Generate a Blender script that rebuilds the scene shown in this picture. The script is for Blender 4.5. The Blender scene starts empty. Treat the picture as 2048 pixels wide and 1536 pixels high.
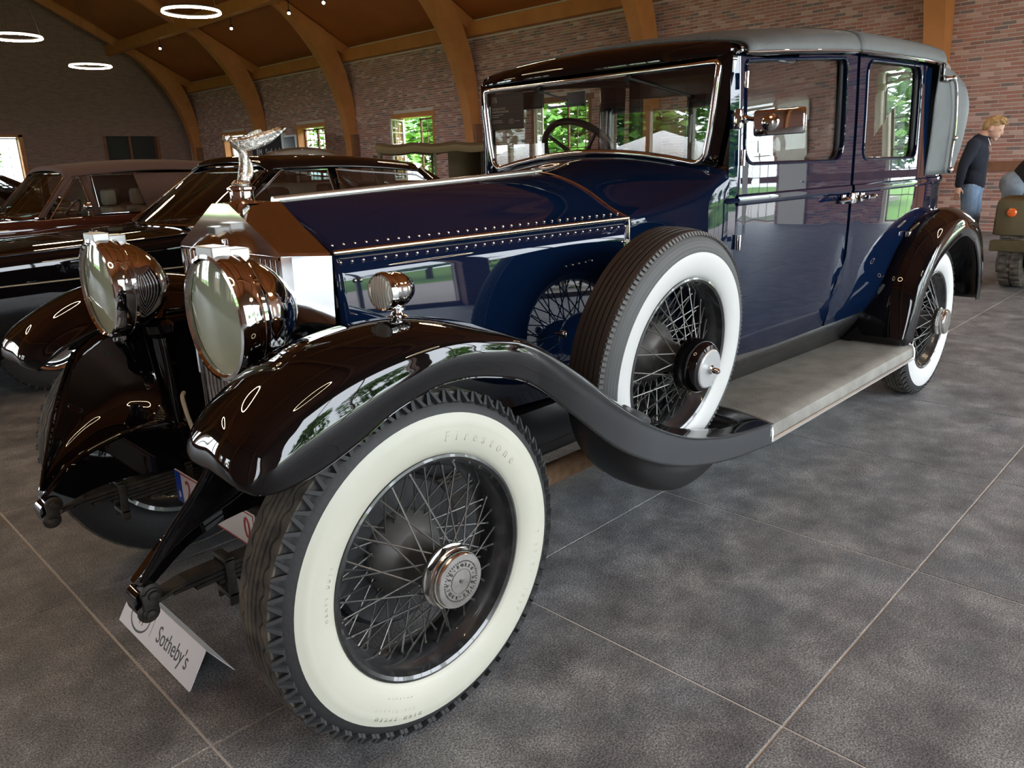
import bpy, bmesh, math, random
from math import sin, cos, pi, radians, sqrt, atan2
from mathutils import Vector, Matrix
random.seed(7)
SC = bpy.context.scene
COL = SC.collection
# ---------------------------------------------------------------- camera
cam_d = bpy.data.cameras.new('camera')
cam = bpy.data.objects.new('camera', cam_d); COL.objects.link(cam)
F_PX, YAW, PITCH, ROLL = 1517.88, 0.7787, 0.2803, -0.0297
CAM = Vector((-1.0439, -2.1081, 1.3823))
fw = Vector((cos(YAW)*cos(PITCH), sin(YAW)*cos(PITCH), -sin(PITCH)))
rt = Vector((sin(YAW), -cos(YAW), 0.0)); up = rt.cross(fw)
r2 = rt*cos(ROLL) + up*sin(ROLL); u2 = up*cos(ROLL) - rt*sin(ROLL)
mw = Matrix(((r2.x, u2.x, -fw.x, CAM.x), (r2.y, u2.y, -fw.y, CAM.y), (r2.z, u2.z, -fw.z, CAM.z), (0, 0, 0, 1)))
cam.matrix_world = mw
cam_d.sensor_width = 36.0; cam_d.lens = F_PX*36.0/2048.0; cam_d.clip_start = 0.02; cam_d.clip_end = 300
SC.camera = cam
# ---------------------------------------------------------------- world and exposure
W = bpy.data.worlds.new('overcast_sky'); SC.world = W; W.use_nodes = True
wn = W.node_tree; bg = wn.nodes['Background']
geo = wn.nodes.new('ShaderNodeTexCoord'); sep = wn.nodes.new('ShaderNodeSeparateXYZ'); rmp = wn.nodes.new('ShaderNodeValToRGB')
wn.links.new(geo.outputs['Generated'], sep.inputs[0]); wn.links.new(sep.outputs['Z'], rmp.inputs[0]); wn.links.new(rmp.outputs[0], bg.inputs[0])
rmp.color_ramp.elements[0].color = (0.80, 0.87, 0.95, 1); rmp.color_ramp.elements[1].color = (0.88, 0.94, 1.0, 1)
bg.inputs[1].default_value = 11.5
SC.view_settings.view_transform = 'Standard'; SC.view_settings.look = 'None'; SC.view_settings.gamma = 1.0
SC.view_settings.use_curve_mapping = False; SC.view_settings.exposure = 0.42
SC.cycles.max_bounces = 7; SC.cycles.diffuse_bounces = 4; SC.cycles.glossy_bounces = 5
SC.cycles.transparent_max_bounces = 16; SC.cycles.sample_clamp_indirect = 6.0; SC.cycles.caustics_reflective = False
SC.cycles.caustics_refractive = False
# hall measures
XB, XF, YG, YN = 14.93, -5.2, 34.0, -9.4       # back wall, opposite wall, far gable, near gable
TILE, TX, TY = 1.0198, -0.4615, -1.4540
XR = (XB+XF)/2; EAVE = 5.3; SLOPE = 0.52
def roof_z(x): return EAVE + (XB - x if x > XR else x - XF)*SLOPE
def portal(loc, rot, sx, sy):
    d = bpy.data.lights.new('window_daylight', 'AREA'); d.shape = 'RECTANGLE'; d.size = sx; d.size_y = sy
    d.cycles.is_portal = True
    o = bpy.data.objects.new('window_daylight', d); COL.objects.link(o); o.location = loc; o.rotation_euler = rot
    return o
# openings in the near gable (garden side): x0, x1, z0, z1 ; in the wall opposite the back wall: y0, y1, z0, z1
NEAR_OPEN = [(0.0, 5.1, 0.0, 5.0), (5.6, 10.2, 0.0, 5.0), (10.7, 14.6, 0.0, 5.0)]
FRONT_OPEN = [(-9.0, -6.6, 0.0, 4.4), (3.1, 5.2, 0.6, 2.15), (6.3, 7.8, 0.6, 1.8), (9.5, 14.0, 0.6, 3.2), (16.0, 20.0, 0.6, 3.2), (22.0, 26.0, 0.6, 3.2)]  # the last, wide windows are added to let more daylight into the hall
for a, b, z0, z1 in NEAR_OPEN: portal(((a+b)/2, YN-0.05, (z0+z1)/2), (radians(90), 0, 0), b-a, z1-z0)
for a, b, z0, z1 in FRONT_OPEN: portal((XF-0.05, (a+b)/2, (z0+z1)/2), (radians(90), 0, radians(-90)), b-a, z1-z0)
# ---------------------------------------------------------------- helpers
def prop(o, label=None, cat=None, group=None, kind=None):
    if label: o['label'] = label
    if cat: o['category'] = cat
    if group: o['group'] = group
    if kind: o['kind'] = kind
    return o
def thing(name, label, cat, loc=(0, 0, 0), rz=0.0, group=None):
    o = bpy.data.objects.new(name, None); COL.objects.link(o); o.empty_display_size = 0.1
    o.location = loc; o.rotation_euler = (0, 0, rz)
    return prop(o, label, cat, group)
def node_part(name, parent, loc=(0, 0, 0), rot=(0, 0, 0)):
    o = bpy.data.objects.new(name, None); COL.objects.link(o); o.empty_display_size = 0.05
    o.parent = parent; o.location = loc; o.rotation_euler = rot
    return o
class MB:
    """collects shapes into ONE mesh"""
    def __init__(s): s.v = []; s.f = []; s.m = []; s.mi = 0
    def add(s, vs, fs, M=None):
        n = len(s.v)
        s.v += [tuple(M @ Vector(v)) if M is not None else tuple(v) for v in vs]
        for f in fs: s.f.append(tuple(i+n for i in f)); s.m.append(s.mi)
        return s
    def box(s, a, b, M=None):
        (x0, y0, z0), (x1, y1, z1) = a, b
        vs = [(x0,y0,z0),(x1,y0,z0),(x1,y1,z0),(x0,y1,z0),(x0,y0,z1),(x1,y0,z1),(x1,y1,z1),(x0,y1,z1)]
        return s.add(vs, [(0,3,2,1),(4,5,6,7),(0,1,5,4),(1,2,6,5),(2,3,7,6),(3,0,4,7)], M)
    def cbox(s, a, b, c=0.01, M=None):
        """box with chamfered edges"""
        (x0, y0, z0), (x1, y1, z1) = a, b
        c = min(c, (x1-x0)*.45, (y1-y0)*.45, (z1-z0)*.45)
        bm = bmesh.new(); bmesh.ops.create_cube(bm, size=1)
        bmesh.ops.scale(bm, vec=(x1-x0, y1-y0, z1-z0), verts=bm.verts)
        bmesh.ops.translate(bm, vec=((x0+x1)/2, (y0+y1)/2, (z0+z1)/2), verts=bm.verts)
        bmesh.ops.bevel(bm, geom=bm.edges[:], offset=c, segments=2, affect='EDGES', profile=0.5)
        bm.verts.index_update()
        s.add([v.co[:] for v in bm.verts], [[v.index for v in f.verts] for f in bm.faces], M); bm.free()
        return s
    def grid(s, rows, cu=False, cv=False, M=None, flip=False):
        """rows of points; cu closes each row, cv closes the list of rows"""
        nr, nc = len(rows), len(rows[0]); vs = [p for r in rows for p in r]; fs = []
        for i in range(nr if cv else nr-1):
            for j in range(nc if cu else nc-1):
                a, b = i*nc+j, i*nc+(j+1) % nc; c, d = ((i+1) % nr)*nc+(j+1) % nc, ((i+1) % nr)*nc+j
                fs.append((a, d, c, b) if flip else (a, b, c, d))
        return s.add(vs, fs, M)
    def fan(s, ring, M=None, flip=False):
        f = tuple(range(len(ring))); return s.add(ring, [f[::-1] if flip else f], M)
    def tube(s, path, r, n=8, closed=False, cap=True, M=None):
        path = [Vector(p) for p in path]; N = len(path); rs = r if isinstance(r, (list, tuple)) else [r]*N
        rows = []; ref = None
        for i in range(N):
            a = path[(i-1) % N] if (closed or i > 0) else path[i]; b = path[(i+1) % N] if (closed or i < N-1) else path[i]
            t = (b-a).normalized()
            if ref is None:
                ref = Vector((0, 0, 1)) if abs(t.z) < .9 else Vector((1, 0, 0))
            e1 = (ref - t*ref.dot(t)).normalized(); e2 = t.cross(e1); ref = e1
            rows.append([path[i] + rs[i]*(cos(2*pi*k/n)*e1 + sin(2*pi*k/n)*e2) for k in range(n)])
        s.grid(rows, cu=True, cv=closed, M=M)
        if cap and not closed: s.fan(rows[0], M, flip=True); s.fan(rows[-1], M)
        return s
    def lathe(s, prof, n=32, M=None, a0=0.0, a1=2*pi):
        """profile [(r, h)] turned about local z"""
        full = abs(a1-a0-2*pi) < 1e-6; k = n if full else n+1
        rows = [[(r*cos(a0+(a1-a0)*j/n), r*sin(a0+(a1-a0)*j/n), h) for j in range(k)] for r, h in prof]
        return s.grid(rows, cu=full, M=M)
    def prism(s, poly, h0, h1, M=None):
        """polygon in xy pulled from z=h0 to h1"""
        n = len(poly); vs = [(x, y, h0) for x, y in poly]+[(x, y, h1) for x, y in poly]
        fs = [tuple(range(n-1, -1, -1)), tuple(range(n, 2*n))]+[(i, (i+1) % n, n+(i+1) % n, n+i) for i in range(n)]
        return s.add(vs, fs, M)
    def ball(s, c, r, nu=12, nv=8, M=None):
        rx, ry, rz = r if isinstance(r, (tuple, list)) else (r, r, r); rows = []
        for i in range(nv+1):
            t = pi*i/nv; q = max(sin(t), 1e-3)
            rows.append([(c[0]+rx*q*cos(2*pi*j/nu), c[1]+ry*q*sin(2*pi*j/nu), c[2]-rz*cos(t)) for j in range(nu)])
        return s.grid(rows, cu=True, M=M)
    def mesh(s, name, mats, smooth=True, ang=38, weld=True):
        me = bpy.data.meshes.new(name); me.from_pydata(s.v, [], s.f)
        for m in (mats if isinstance(mats, (list, tuple)) else [mats]): me.materials.append(m)
        me.polygons.foreach_set('material_index', s.m)
        if weld or smooth:
            bm = bmesh.new(); bm.from_mesh(me)
            if weld: bmesh.ops.remove_doubles(bm, verts=bm.verts, dist=2e-5)
            bmesh.ops.recalc_face_normals(bm, faces=bm.faces); bm.to_mesh(me); bm.free()
        if smooth:
            me.polygons.foreach_set('use_smooth', [True]*len(me.polygons)); me.set_sharp_from_angle(angle=radians(ang))
        me.update(); return me
    def build(s, name, mats, parent=None, smooth=True, ang=38, weld=True, loc=(0, 0, 0), rot=(0, 0, 0)):
        o = bpy.data.objects.new(name, s.mesh(name, mats, smooth, ang, weld)); COL.objects.link(o)
        if parent is not None: o.parent = parent
        o.location = loc; o.rotation_euler = rot
        return o
def inst(name, me, parent=None, M=None):
    o = bpy.data.objects.new(name, me); COL.objects.link(o)
    if parent is not None: o.parent = parent
    if M is not None: o.matrix_local = M
    return o
def solid(o, t, off=-1):
    m = o.modifiers.new('thickness', 'SOLIDIFY'); m.thickness = t; m.offset = off; m.use_even_offset = False
    return o
def cr(pts, n, closed=False):
    """Catmull-Rom through pts, n samples per span"""
    pts = [Vector(p) for p in pts]; N = len(pts); out = []
    for i in range(N if closed else N-1):
        p1, p2 = pts[i], pts[(i+1) % N]
        p0 = pts[(i-1) % N] if (closed or i > 0) else p1*2-p2
        p3 = pts[(i+2) % N] if (closed or i < N-2) else p2*2-p1
        for k in range(n):
            t = k/n
            out.append(0.5*((2*p1)+(p2-p0)*t+(2*p0-5*p1+4*p2-p3)*t*t+(3*p1-p0-3*p2+p3)*t**3))
    if not closed: out.append(pts[-1].copy())
    return out
def surf(curves, nu, nv):
    """curves: list of lengthwise curves with equal point counts -> rows of points, smooth both ways"""
    dense = [cr(c, nu) for c in curves]
    return [cr([d[i] for d in dense], nv) for i in range(len(dense[0]))]
def interp(tab, x):
    if x <= tab[0][0]: return tab[0][1]
    for (a, p), (b, q) in zip(tab, tab[1:]):
        if x <= b: return p+(q-p)*(x-a)/(b-a)
    return tab[-1][1]
def sinterp(tab, x):
    """smooth interpolation through a table"""
    n = len(tab)
    if x <= tab[0][0]: return tab[0][1]
    if x >= tab[-1][0]: return tab[-1][1]
    for i in range(n-1):
        if x <= tab[i+1][0]:
            a, p = tab[i]; b, q = tab[i+1]; h = b-a; t = (x-a)/h
            m0 = (q-tab[i-1][1])/(b-tab[i-1][0])*h if i > 0 else (q-p)
            m1 = (tab[i+2][1]-p)/(tab[i+2][0]-a)*h if i < n-2 else (q-p)
            return (2*t**3-3*t*t+1)*p+(t**3-2*t*t+t)*m0+(-2*t**3+3*t*t)*q+(t**3-t*t)*m1
def rrect(x0, x1, z0, z1, r, n=6):
    """rounded rectangle, counter-clockwise; r one radius or four (bl, br, tr, tl)"""
    rs = r if isinstance(r, (list, tuple)) else [r]*4; out = []
    for (cx, cz, a, q) in ((x0+rs[0], z0+rs[0], pi, rs[0]), (x1-rs[1], z0+rs[1], 1.5*pi, rs[1]), (x1-rs[2], z1-rs[2], 0, rs[2]), (x0+rs[3], z1-rs[3], .5*pi, rs[3])):
        for k in range(n+1): out.append((cx+q*cos(a+.5*pi*k/n), cz+q*sin(a+.5*pi*k/n)))
    return out
def Ry(a): return Matrix.Rotation(a, 4, 'Y')
def Rx(a): return Matrix.Rotation(a, 4, 'X')
def Rz(a): return Matrix.Rotation(a, 4, 'Z')
def T(x, y, z): return Matrix.Translation((x, y, z))
def frame(o, ez, ex=None):
    """matrix with local z along ez at o"""
    ez = Vector(ez).normalized(); ex = Vector(ex) if ex is not None else (Vector((1, 0, 0)) if abs(ez.x) < .9 else Vector((0, 1, 0)))
    ex = (ex-ez*ez.dot(ex)).normalized(); ey = ez.cross(ex)
    return Matrix(((ex.x, ey.x, ez.x, o[0]), (ex.y, ey.y, ez.y, o[1]), (ex.z, ey.z, ez.z, o[2]), (0, 0, 0, 1)))
def text_mesh(s, size, mat, ext=0.0006, align='CENTER', xs=1.0, spacing=1.0, name='lettering'):
    c = bpy.data.curves.new('lettering', 'FONT'); c.body = s; c.size = size; c.extrude = ext; c.align_x = align; c.align_y = 'CENTER'
    c.space_character = spacing; c.resolution_u = 3
    o = bpy.data.objects.new('lettering', c); COL.objects.link(o)
    dg = bpy.context.evaluated_depsgraph_get(); me = bpy.data.meshes.new_from_object(o.evaluated_get(dg))
    bpy.data.objects.remove(o); bpy.data.curves.remove(c)
    if xs != 1.0: me.transform(Matrix.Diagonal((xs, 1, 1, 1)))
    me.materials.clear(); me.materials.append(mat); me.name = name
    return me
def ring_text(s, radius, size, mat, ext=0.0006, start=90.0, step=None, xs=1.0, inward=False):
    """letters set round a circle in local xy (read clockwise)"""
    mb = MB(); a = radians(start); st = radians(step) if step else size*.75/radius
    for ch in s:
        if ch != ' ':
            me = text_mesh(ch, size, mat, ext, xs=xs)
            M = Rz(a-pi/2 if not inward else a+pi/2) @ T(0, radius if not inward else -radius, 0)
            mb.add([v.co for v in me.vertices], [tuple(p.vertices) for p in me.polygons], M)
            bpy.data.meshes.remove(me)
        a += -st if not inward else st
    return mb
# ---------------------------------------------------------------- materials
MATS = {}
def mat(name, col, rough=0.5, metal=0.0, coat=0.0, spec=0.5, emit=None, estr=0.0, var=None, bump=None, alpha=None):
    """var=(scale, second colour, lo, hi) noise colour; bump=(scale, strength)"""
    if name in MATS: return MATS[name]
    m = bpy.data.materials.new(name); m.use_nodes = True; nt = m.node_tree; b = nt.nodes['Principled BSDF']
    b.inputs['Base Color'].default_value = (*col, 1); b.inputs['Roughness'].default_value = rough; b.inputs['Metallic'].default_value = metal
    b.inputs['Coat Weight'].default_value = coat; b.inputs['Coat Roughness'].default_value = 0.02
    b.inputs['Specular IOR Level'].default_value = spec
    if emit: b.inputs['Emission Color'].default_value = (*emit, 1); b.inputs['Emission Strength'].default_value = estr
    tc = nt.nodes.new('ShaderNodeTexCoord')
    if var:
        sc, c2, lo, hi = var
        n = nt.nodes.new('ShaderNodeTexNoise'); n.inputs['Scale'].default_value = sc; n.inputs['Detail'].default_value = 6
        r = nt.nodes.new('ShaderNodeValToRGB'); r.color_ramp.elements[0].color = (*col, 1); r.color_ramp.elements[1].color = (*c2, 1)
        r.color_ramp.elements[0].position = lo; r.color_ramp.elements[1].position = hi
        nt.links.new(tc.outputs['Object'], n.inputs['Vector']); nt.links.new(n.outputs['Fac'], r.inputs[0]); nt.links.new(r.outputs[0], b.inputs['Base Color'])
    if bump:
        n = nt.nodes.new('ShaderNodeTexNoise'); n.inputs['Scale'].default_value = bump[0]; n.inputs['Detail'].default_value = 4
        bp = nt.nodes.new('ShaderNodeBump'); bp.inputs['Strength'].default_value = bump[1]; bp.inputs['Distance'].default_value = 0.01
        nt.links.new(tc.outputs['Object'], n.inputs['Vector']); nt.links.new(n.outputs['Fac'], bp.inputs['Height']); nt.links.new(bp.outputs[0], b.inputs['Normal'])
    MATS[name] = m; return m
def glass(name, tint=(0.9, 0.93, 0.92), f0=0.045, rough=0.0):
    """thin clear pane: see-through, mirror-like by angle (same from both sides)"""
    m = bpy.data.materials.new(name); m.use_nodes = True; nt = m.node_tree
    for n in list(nt.nodes): nt.nodes.remove(n)
    o = nt.nodes.new('ShaderNodeOutputMaterial'); mx = nt.nodes.new('ShaderNodeMixShader'); tr = nt.nodes.new('ShaderNodeBsdfTransparent')
    gl = nt.nodes.new('ShaderNodeBsdfGlossy'); lw = nt.nodes.new('ShaderNodeLayerWeight'); pw = nt.nodes.new('ShaderNodeMath'); ma = nt.nodes.new('ShaderNodeMath')
    tr.inputs[0].default_value = (*tint, 1); gl.inputs['Roughness'].default_value = rough; gl.inputs[0].default_value = (1, 1, 1, 1)
    lw.inputs[0].default_value = 0.5; pw.operation = 'POWER'; pw.inputs[1].default_value = 5.0
    ma.operation = 'MULTIPLY_ADD'; ma.inputs[1].default_value = 1-f0; ma.inputs[2].default_value = f0
    nt.links.new(lw.outputs['Facing'], pw.inputs[0]); nt.links.new(pw.outputs[0], ma.inputs[0]); nt.links.new(ma.outputs[0], mx.inputs[0])
    nt.links.new(tr.outputs[0], mx.inputs[1]); nt.links.new(gl.outputs[0], mx.inputs[2]); nt.links.new(mx.outputs[0], o.inputs[0])
    MATS[name] = m; return m
def brick_mat(name, c1, c2, mortar, M=None):
    m = bpy.data.materials.new(name); m.use_nodes = True; nt = m.node_tree; b = nt.nodes['Principled BSDF']; b.inputs['Roughness'].default_value = 0.9
    tc = nt.nodes.new('ShaderNodeTexCoord'); mp = nt.nodes.new('ShaderNodeMapping'); br = nt.nodes.new('ShaderNodeTexBrick')
    if M: mp.inputs['Rotation'].default_value = M
    br.inputs['Color1'].default_value = (*c1, 1); br.inputs['Color2'].default_value = (*c2, 1); br.inputs['Mortar'].default_value = (*mortar, 1)
    br.inputs['Scale'].default_value = 1.0; br.inputs['Brick Width'].default_value = 0.222; br.inputs['Row Height'].default_value = 0.066; br.inputs['Mortar Size'].default_value = 0.006
    nt.links.new(tc.outputs['Object'], mp.inputs[0]); nt.links.new(mp.outputs[0], br.inputs[0]); nt.links.new(br.outputs[0], b.inputs['Base Color'])
    MATS[name] = m; return m
chrome = mat('chrome', (0.66, 0.66, 0.655), 0.06, 1.0)
nickel = mat('worn_nickel', (0.62, 0.61, 0.58), 0.22, 1.0, var=(40, (0.75, 0.74, 0.72), .4, .6))
brass = mat('brass_hinge', (0.72, 0.60, 0.42), 0.2, 1.0)
black = mat('black_paint', (0.0035, 0.003, 0.0035), 0.5, 0, 1.0, 0.0)
blue = mat('navy_paint', (0.0019, 0.008, 0.028), 0.5, 0, 1.0, 0.0)
satin = mat('satin_black', (0.012, 0.012, 0.013), 0.42)
rubber = mat('tyre_rubber', (0.022, 0.022, 0.023), 0.62, bump=(60, .15))
dusty = mat('dusty_tread', (0.045, 0.040, 0.033), 0.85, var=(18, (0.16, 0.14, 0.105), .35, .7))
cream = mat('cream_whitewall', (0.57, 0.56, 0.47), 0.45, var=(6, (0.53, 0.525, 0.44), .3, .7))
white = mat('white_whitewall', (0.62, 0.62, 0.61), 0.4)
spoke_m = mat('black_enamel_spokes', (0.115, 0.112, 0.105), 0.3, 0.6)
iron = mat('greasy_iron', (0.026, 0.023, 0.020), 0.55, 0.4, var=(30, (0.07, 0.058, 0.042), .45, .75))
leather = mat('grey_leathercloth', (0.072, 0.082, 0.085), 0.55, bump=(160, .3), var=(6, (0.10, 0.112, 0.115), .3, .7))
gl_car = glass('car_glass', (0.86, 0.88, 0.86), 0.05)
gl_dark = glass('smoked_car_glass', (0.42, 0.46, 0.44), 0.07)
gl_win = glass('window_glass', (0.95, 0.97, 0.96), 0.03)
# ================================================================ THE HALL
timber = mat('orange_timber', (0.42, 0.155, 0.040), 0.55, var=(2.2, (0.54, 0.215, 0.062), .3, .75), bump=(30, .1))
ceil_m = mat('brown_ceiling_boards', (0.31, 0.085, 0.018), 0.6, var=(0.8, (0.38, 0.112, 0.024), .3, .7))
darkwood = mat('dark_window_timber', (0.16, 0.065, 0.03), 0.6, var=(5, (0.24, 0.10, 0.045), .3, .7))
mortar = mat('pale_mortar', (0.56, 0.48, 0.42), 0.95)
grout = mat('pale_grout', (0.68, 0.66, 0.62), 0.9)
bricks_m = [mat('brick_tone_%d' % i, c, 0.9, bump=(40, .3)) for i, c in enumerate([(0.37, 0.185, 0.145), (0.43, 0.24, 0.19), (0.28, 0.14, 0.115), (0.52, 0.335, 0.275), (0.22, 0.155, 0.14), (0.39, 0.175, 0.13)])]
# floor: tile material with speckle
fm = bpy.data.materials.new('mottled_grey_tile'); fm.use_nodes = True; nt = fm.node_tree; b = nt.nodes['Principled BSDF']
tc = nt.nodes.new('ShaderNodeTexCoord'); gp = nt.nodes.new('ShaderNodeNewGeometry')
def nz(scale, det, rough=.6):
    n = nt.nodes.new('ShaderNodeTexNoise'); n.inputs['Scale'].default_value = scale; n.inputs['Detail'].default_value = det; n.inputs['Roughness'].default_value = rough
    nt.links.new(gp.outputs['Position'], n.inputs['Vector']); return n
def rp(src, stops):
    r = nt.nodes.new('ShaderNodeValToRGB'); e = r.color_ramp.elements
    e[0].position, e[0].color = stops[0][0], (*stops[0][1], 1); e[1].position, e[1].color = stops[-1][0], (*stops[-1][1], 1)
    for p, c in stops[1:-1]: q = e.new(p); q.color = (*c, 1)
    nt.links.new(src, r.inputs[0]); return r
def mixc(a, bb, fac, mode='MIX'):
    x = nt.nodes.new('ShaderNodeMix'); x.data_type = 'RGBA'; x.blend_type = mode
    if isinstance(fac, float): x.inputs[0].default_value = fac
    else: nt.links.new(fac, x.inputs[0])
    nt.links.new(a, x.inputs[6]); nt.links.new(bb, x.inputs[7]); return x
n1 = nz(2.2, 5); n2 = nz(185, 3, .85); n3 = nz(5.5, 8, .68); n4 = nz(3.5, 8, .75)
base = rp(n1.outputs[0], [(.3, (0.150, 0.155, 0.165)), (.5, (0.215, 0.217, 0.222)), (.7, (0.165, 0.177, 0.196))])
spk = rp(n2.outputs[0], [(.39, (0.33, 0.33, 0.33)), (.5, (0.92, 0.92, 0.92)), (.61, (1.95, 1.95, 1.92))])
m1 = mixc(base.outputs[0], spk.outputs[0], 1.0, 'MULTIPLY')
blot = rp(n3.outputs[0], [(.3, (0.50, 0.50, 0.52)), (.5, (0.95, 0.95, 0.95)), (.66, (1.50, 1.49, 1.47))])
m2 = mixc(m1.outputs[2], blot.outputs[0], 1.0, 'MULTIPLY')
stn = rp(n4.outputs[0], [(.63, (0, 0, 0)), (.72, (0.6, 0.6, 0.6))])
lt = nt.nodes.new('ShaderNodeRGB'); lt.outputs[0].default_value = (0.40, 0.40, 0.39, 1)
m3 = mixc(m2.outputs[2], lt.outputs[0], stn.outputs[0])
nt.links.new(m3.outputs[2], b.inputs['Base Color'])
rr = rp(n3.outputs[0], [(.3, (0.40, 0.40, 0.40)), (.7, (0.56, 0.56, 0.56))]); nt.links.new(rr.outputs[0], b.inputs['Roughness'])
b.inputs['Specular IOR Level'].default_value = 0.5
bp = nt.nodes.new('ShaderNodeBump'); bp.inputs['Strength'].default_value = 0.35; bp.inputs['Distance'].default_value = 0.004
nt.links.new(n2.outputs[0], bp.inputs['Height']); nt.links.new(bp.outputs[0], b.inputs['Normal'])
MATS['floor_tile'] = fm
fl = MB().box((XF-.5, YN-.5, -.2), (XB+.5, YG+.5, -.0025)).build('floor', grout, smooth=False); prop(fl, kind='structure')
tl = MB(); g = TILE/2-.0034
tl.box((-g, -g, -.0024), (g, g, -.001)); c_ = .0012
tl.add([(-g, -g, -.001), (g, -g, -.001), (g, g, -.001), (-g, g, -.001), (-g+c_, -g+c_, 0), (g-c_, -g+c_, 0), (g-c_, g-c_, 0), (-g+c_, g-c_, 0)], [(4,5,6,7),(0,1,5,4),(1,2,6,5),(2,3,7,6),(3,0,4,7)])
tile_me = tl.mesh('tile', fm, smooth=False)
rest = MB(); cand = []
for i in range(int((XF-TX)/TILE)-1, int((XB-TX)/TILE)+2):
    for j in range(int((YN-TY)/TILE)-1, int((YG-TY)/TILE)+2):
        x, y = TX+(i+.5)*TILE, TY+(j+.5)*TILE
        if XF-.3 < x < XB+.4 and YN-.3 < y < YG+.4: cand.append((((x-CAM.x)**2+(y-CAM.y)**2)*(1 if (Vector((x, y, 0))-CAM).dot(fw) > 0 else 9), x, y))
cand.sort()
for k, (d, x, y) in enumerate(cand):
    if k < 280: inst('tile', tile_me, fl, T(x, y, 0))
    else: rest.add([(-g+x, -g+y, -.0024), (g+x, -g+y, -.0024), (g+x, g+y, -.0024), (-g+x, g+y, -.0024), (-g+x, -g+y, 0), (g+x, -g+y, 0), (g+x, g+y, 0), (-g+x, g+y, 0)], [(4,5,6,7),(0,1,5,4),(1,2,6,5),(2,3,7,6),(3,0,4,7)])
prop(rest.build('tile_field', fm, fl, smooth=False, weld=False), kind='stuff')
# ---- walls (mortar slabs with openings), built from strips round the openings
def wall_with_holes(name, m, holes, a0, a1, top, place, kind='structure'):
    """holes (a, b, z0, z1) along the wall axis a; top(a) gives wall height; place((a0,z0),(a1,z1))->box corners"""
    mb = MB(); cuts = sorted({a0, a1, *[h[0] for h in holes], *[h[1] for h in holes]})
    for p, q in zip(cuts, cuts[1:]):
        hs = sorted([h for h in holes if h[0] <= p+1e-6 and h[1] >= q-1e-6], key=lambda h: h[2]); z = -.2
        for h in hs:
            if h[2] > z: mb.box(*place(p, z, q, h[2]))
            z = h[3]
        mb.box(*place(p, z, q, top))
    o = mb.build(name, m, smooth=False); prop(o, kind=kind); return o
WINB = [(-9.2, -7.75, .0, 3.0), (-5.2, -3.8, .0, 3.1), (-1.6, .35, 1.0, 2.95), (4.5, 6.45, 1.0, 2.95), (10.6, 12.55, 1.0, 2.95), (16.7, 18.65, 1.0, 2.95), (22.7, 24.6, 1.0, 2.95), (28.7, 30.6, 1.0, 2.95)]
wb_ = wall_with_holes('wall_back', mortar, WINB, YN-.4, YG+.4, 5.35, lambda p, z, q, t: ((XB, p, z), (XB+.42, q, t)))
# bricks of the back wall: real bricks standing proud of the mortar
BL, BH, BD = .210, .053, .010; CL, CH = .222, .066
def brick_box(mb, y0, y1, z0, z1, d):
    c = .003; x = XB-d
    mb.add([(XB, y0, z0), (XB, y1, z0), (XB, y1, z1), (XB, y0, z1), (x, y0+c, z0+c), (x, y1-c, z0+c), (x, y1-c, z1-c), (x, y0+c, z1-c)], [(4,7,6,5),(0,4,5,1),(1,5,6,2),(2,6,7,3),(3,7,4,0)])
joined = MB(); near_me = {}; nb = 0
rows_n = int(4.86/CH)
for r in range(rows_n):
    z0 = .006+r*CH; off = (r % 2)*CL/2
    n = int((YG-YN)/CL)
    for k in range(n):
        y0 = YN+off+k*CL; y1 = y0+BL
        segs = [(y0, y1)]
        for h in WINB:
            if z0+BH > h[2]-.05 and z0 < h[3]+.17:
                ns = []
                for (s0, s1) in segs:
                    if s1 <= h[0] or s0 >= h[1]: ns.append((s0, s1))
                    else:
                        if s0 < h[0]-.02: ns.append((s0, h[0]))
                        if s1 > h[1]+.02: ns.append((h[1], s1))
                segs = ns
        for (s0, s1) in segs:
            tone = random.choice([0, 0, 1, 1, 2, 3, 4, 5, 5]); d = BD+random.uniform(-.003, .004)
            if .93 < s0 and s1 < 2.2 and z0 < 3.55 and nb < 299 and s1-s0 > .2:
                key = (tone, nb % 3)
                if key not in near_me:
                    q = MB(); dd = (.008, .011, .0135)[nb % 3]; c = .003
                    q.add([(0, 0, 0), (0, BL, 0), (0, BL, BH), (0, 0, BH), (-dd, c, c), (-dd, BL-c, c), (-dd, BL-c, BH-c), (-dd, c, BH-c)], [(4,7,6,5),(0,4,5,1),(1,5,6,2),(2,6,7,3),(3,7,4,0)])
                    near_me[key] = q.mesh('brick', bricks_m[tone], smooth=False)
                inst('brick', near_me[key], wb_, T(XB, s0, z0)); nb += 1
            else:
                joined.mi = tone; brick_box(joined, s0, s1, z0, z0+BH, d)
prop(joined.build('brick_field', bricks_m, wb_, smooth=False, weld=False), kind='stuff')
bm_xz = brick_mat('brick_gable', (0.30, 0.165, 0.13), (0.22, 0.125, 0.10), (0.30, 0.26, 0.23), (radians(90), 0, 0))
bm_yz = brick_mat('brick_front', (0.25, 0.12, 0.09), (0.17, 0.085, 0.07), (0.33, 0.29, 0.26), (radians(90), 0, radians(90)))
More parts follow.
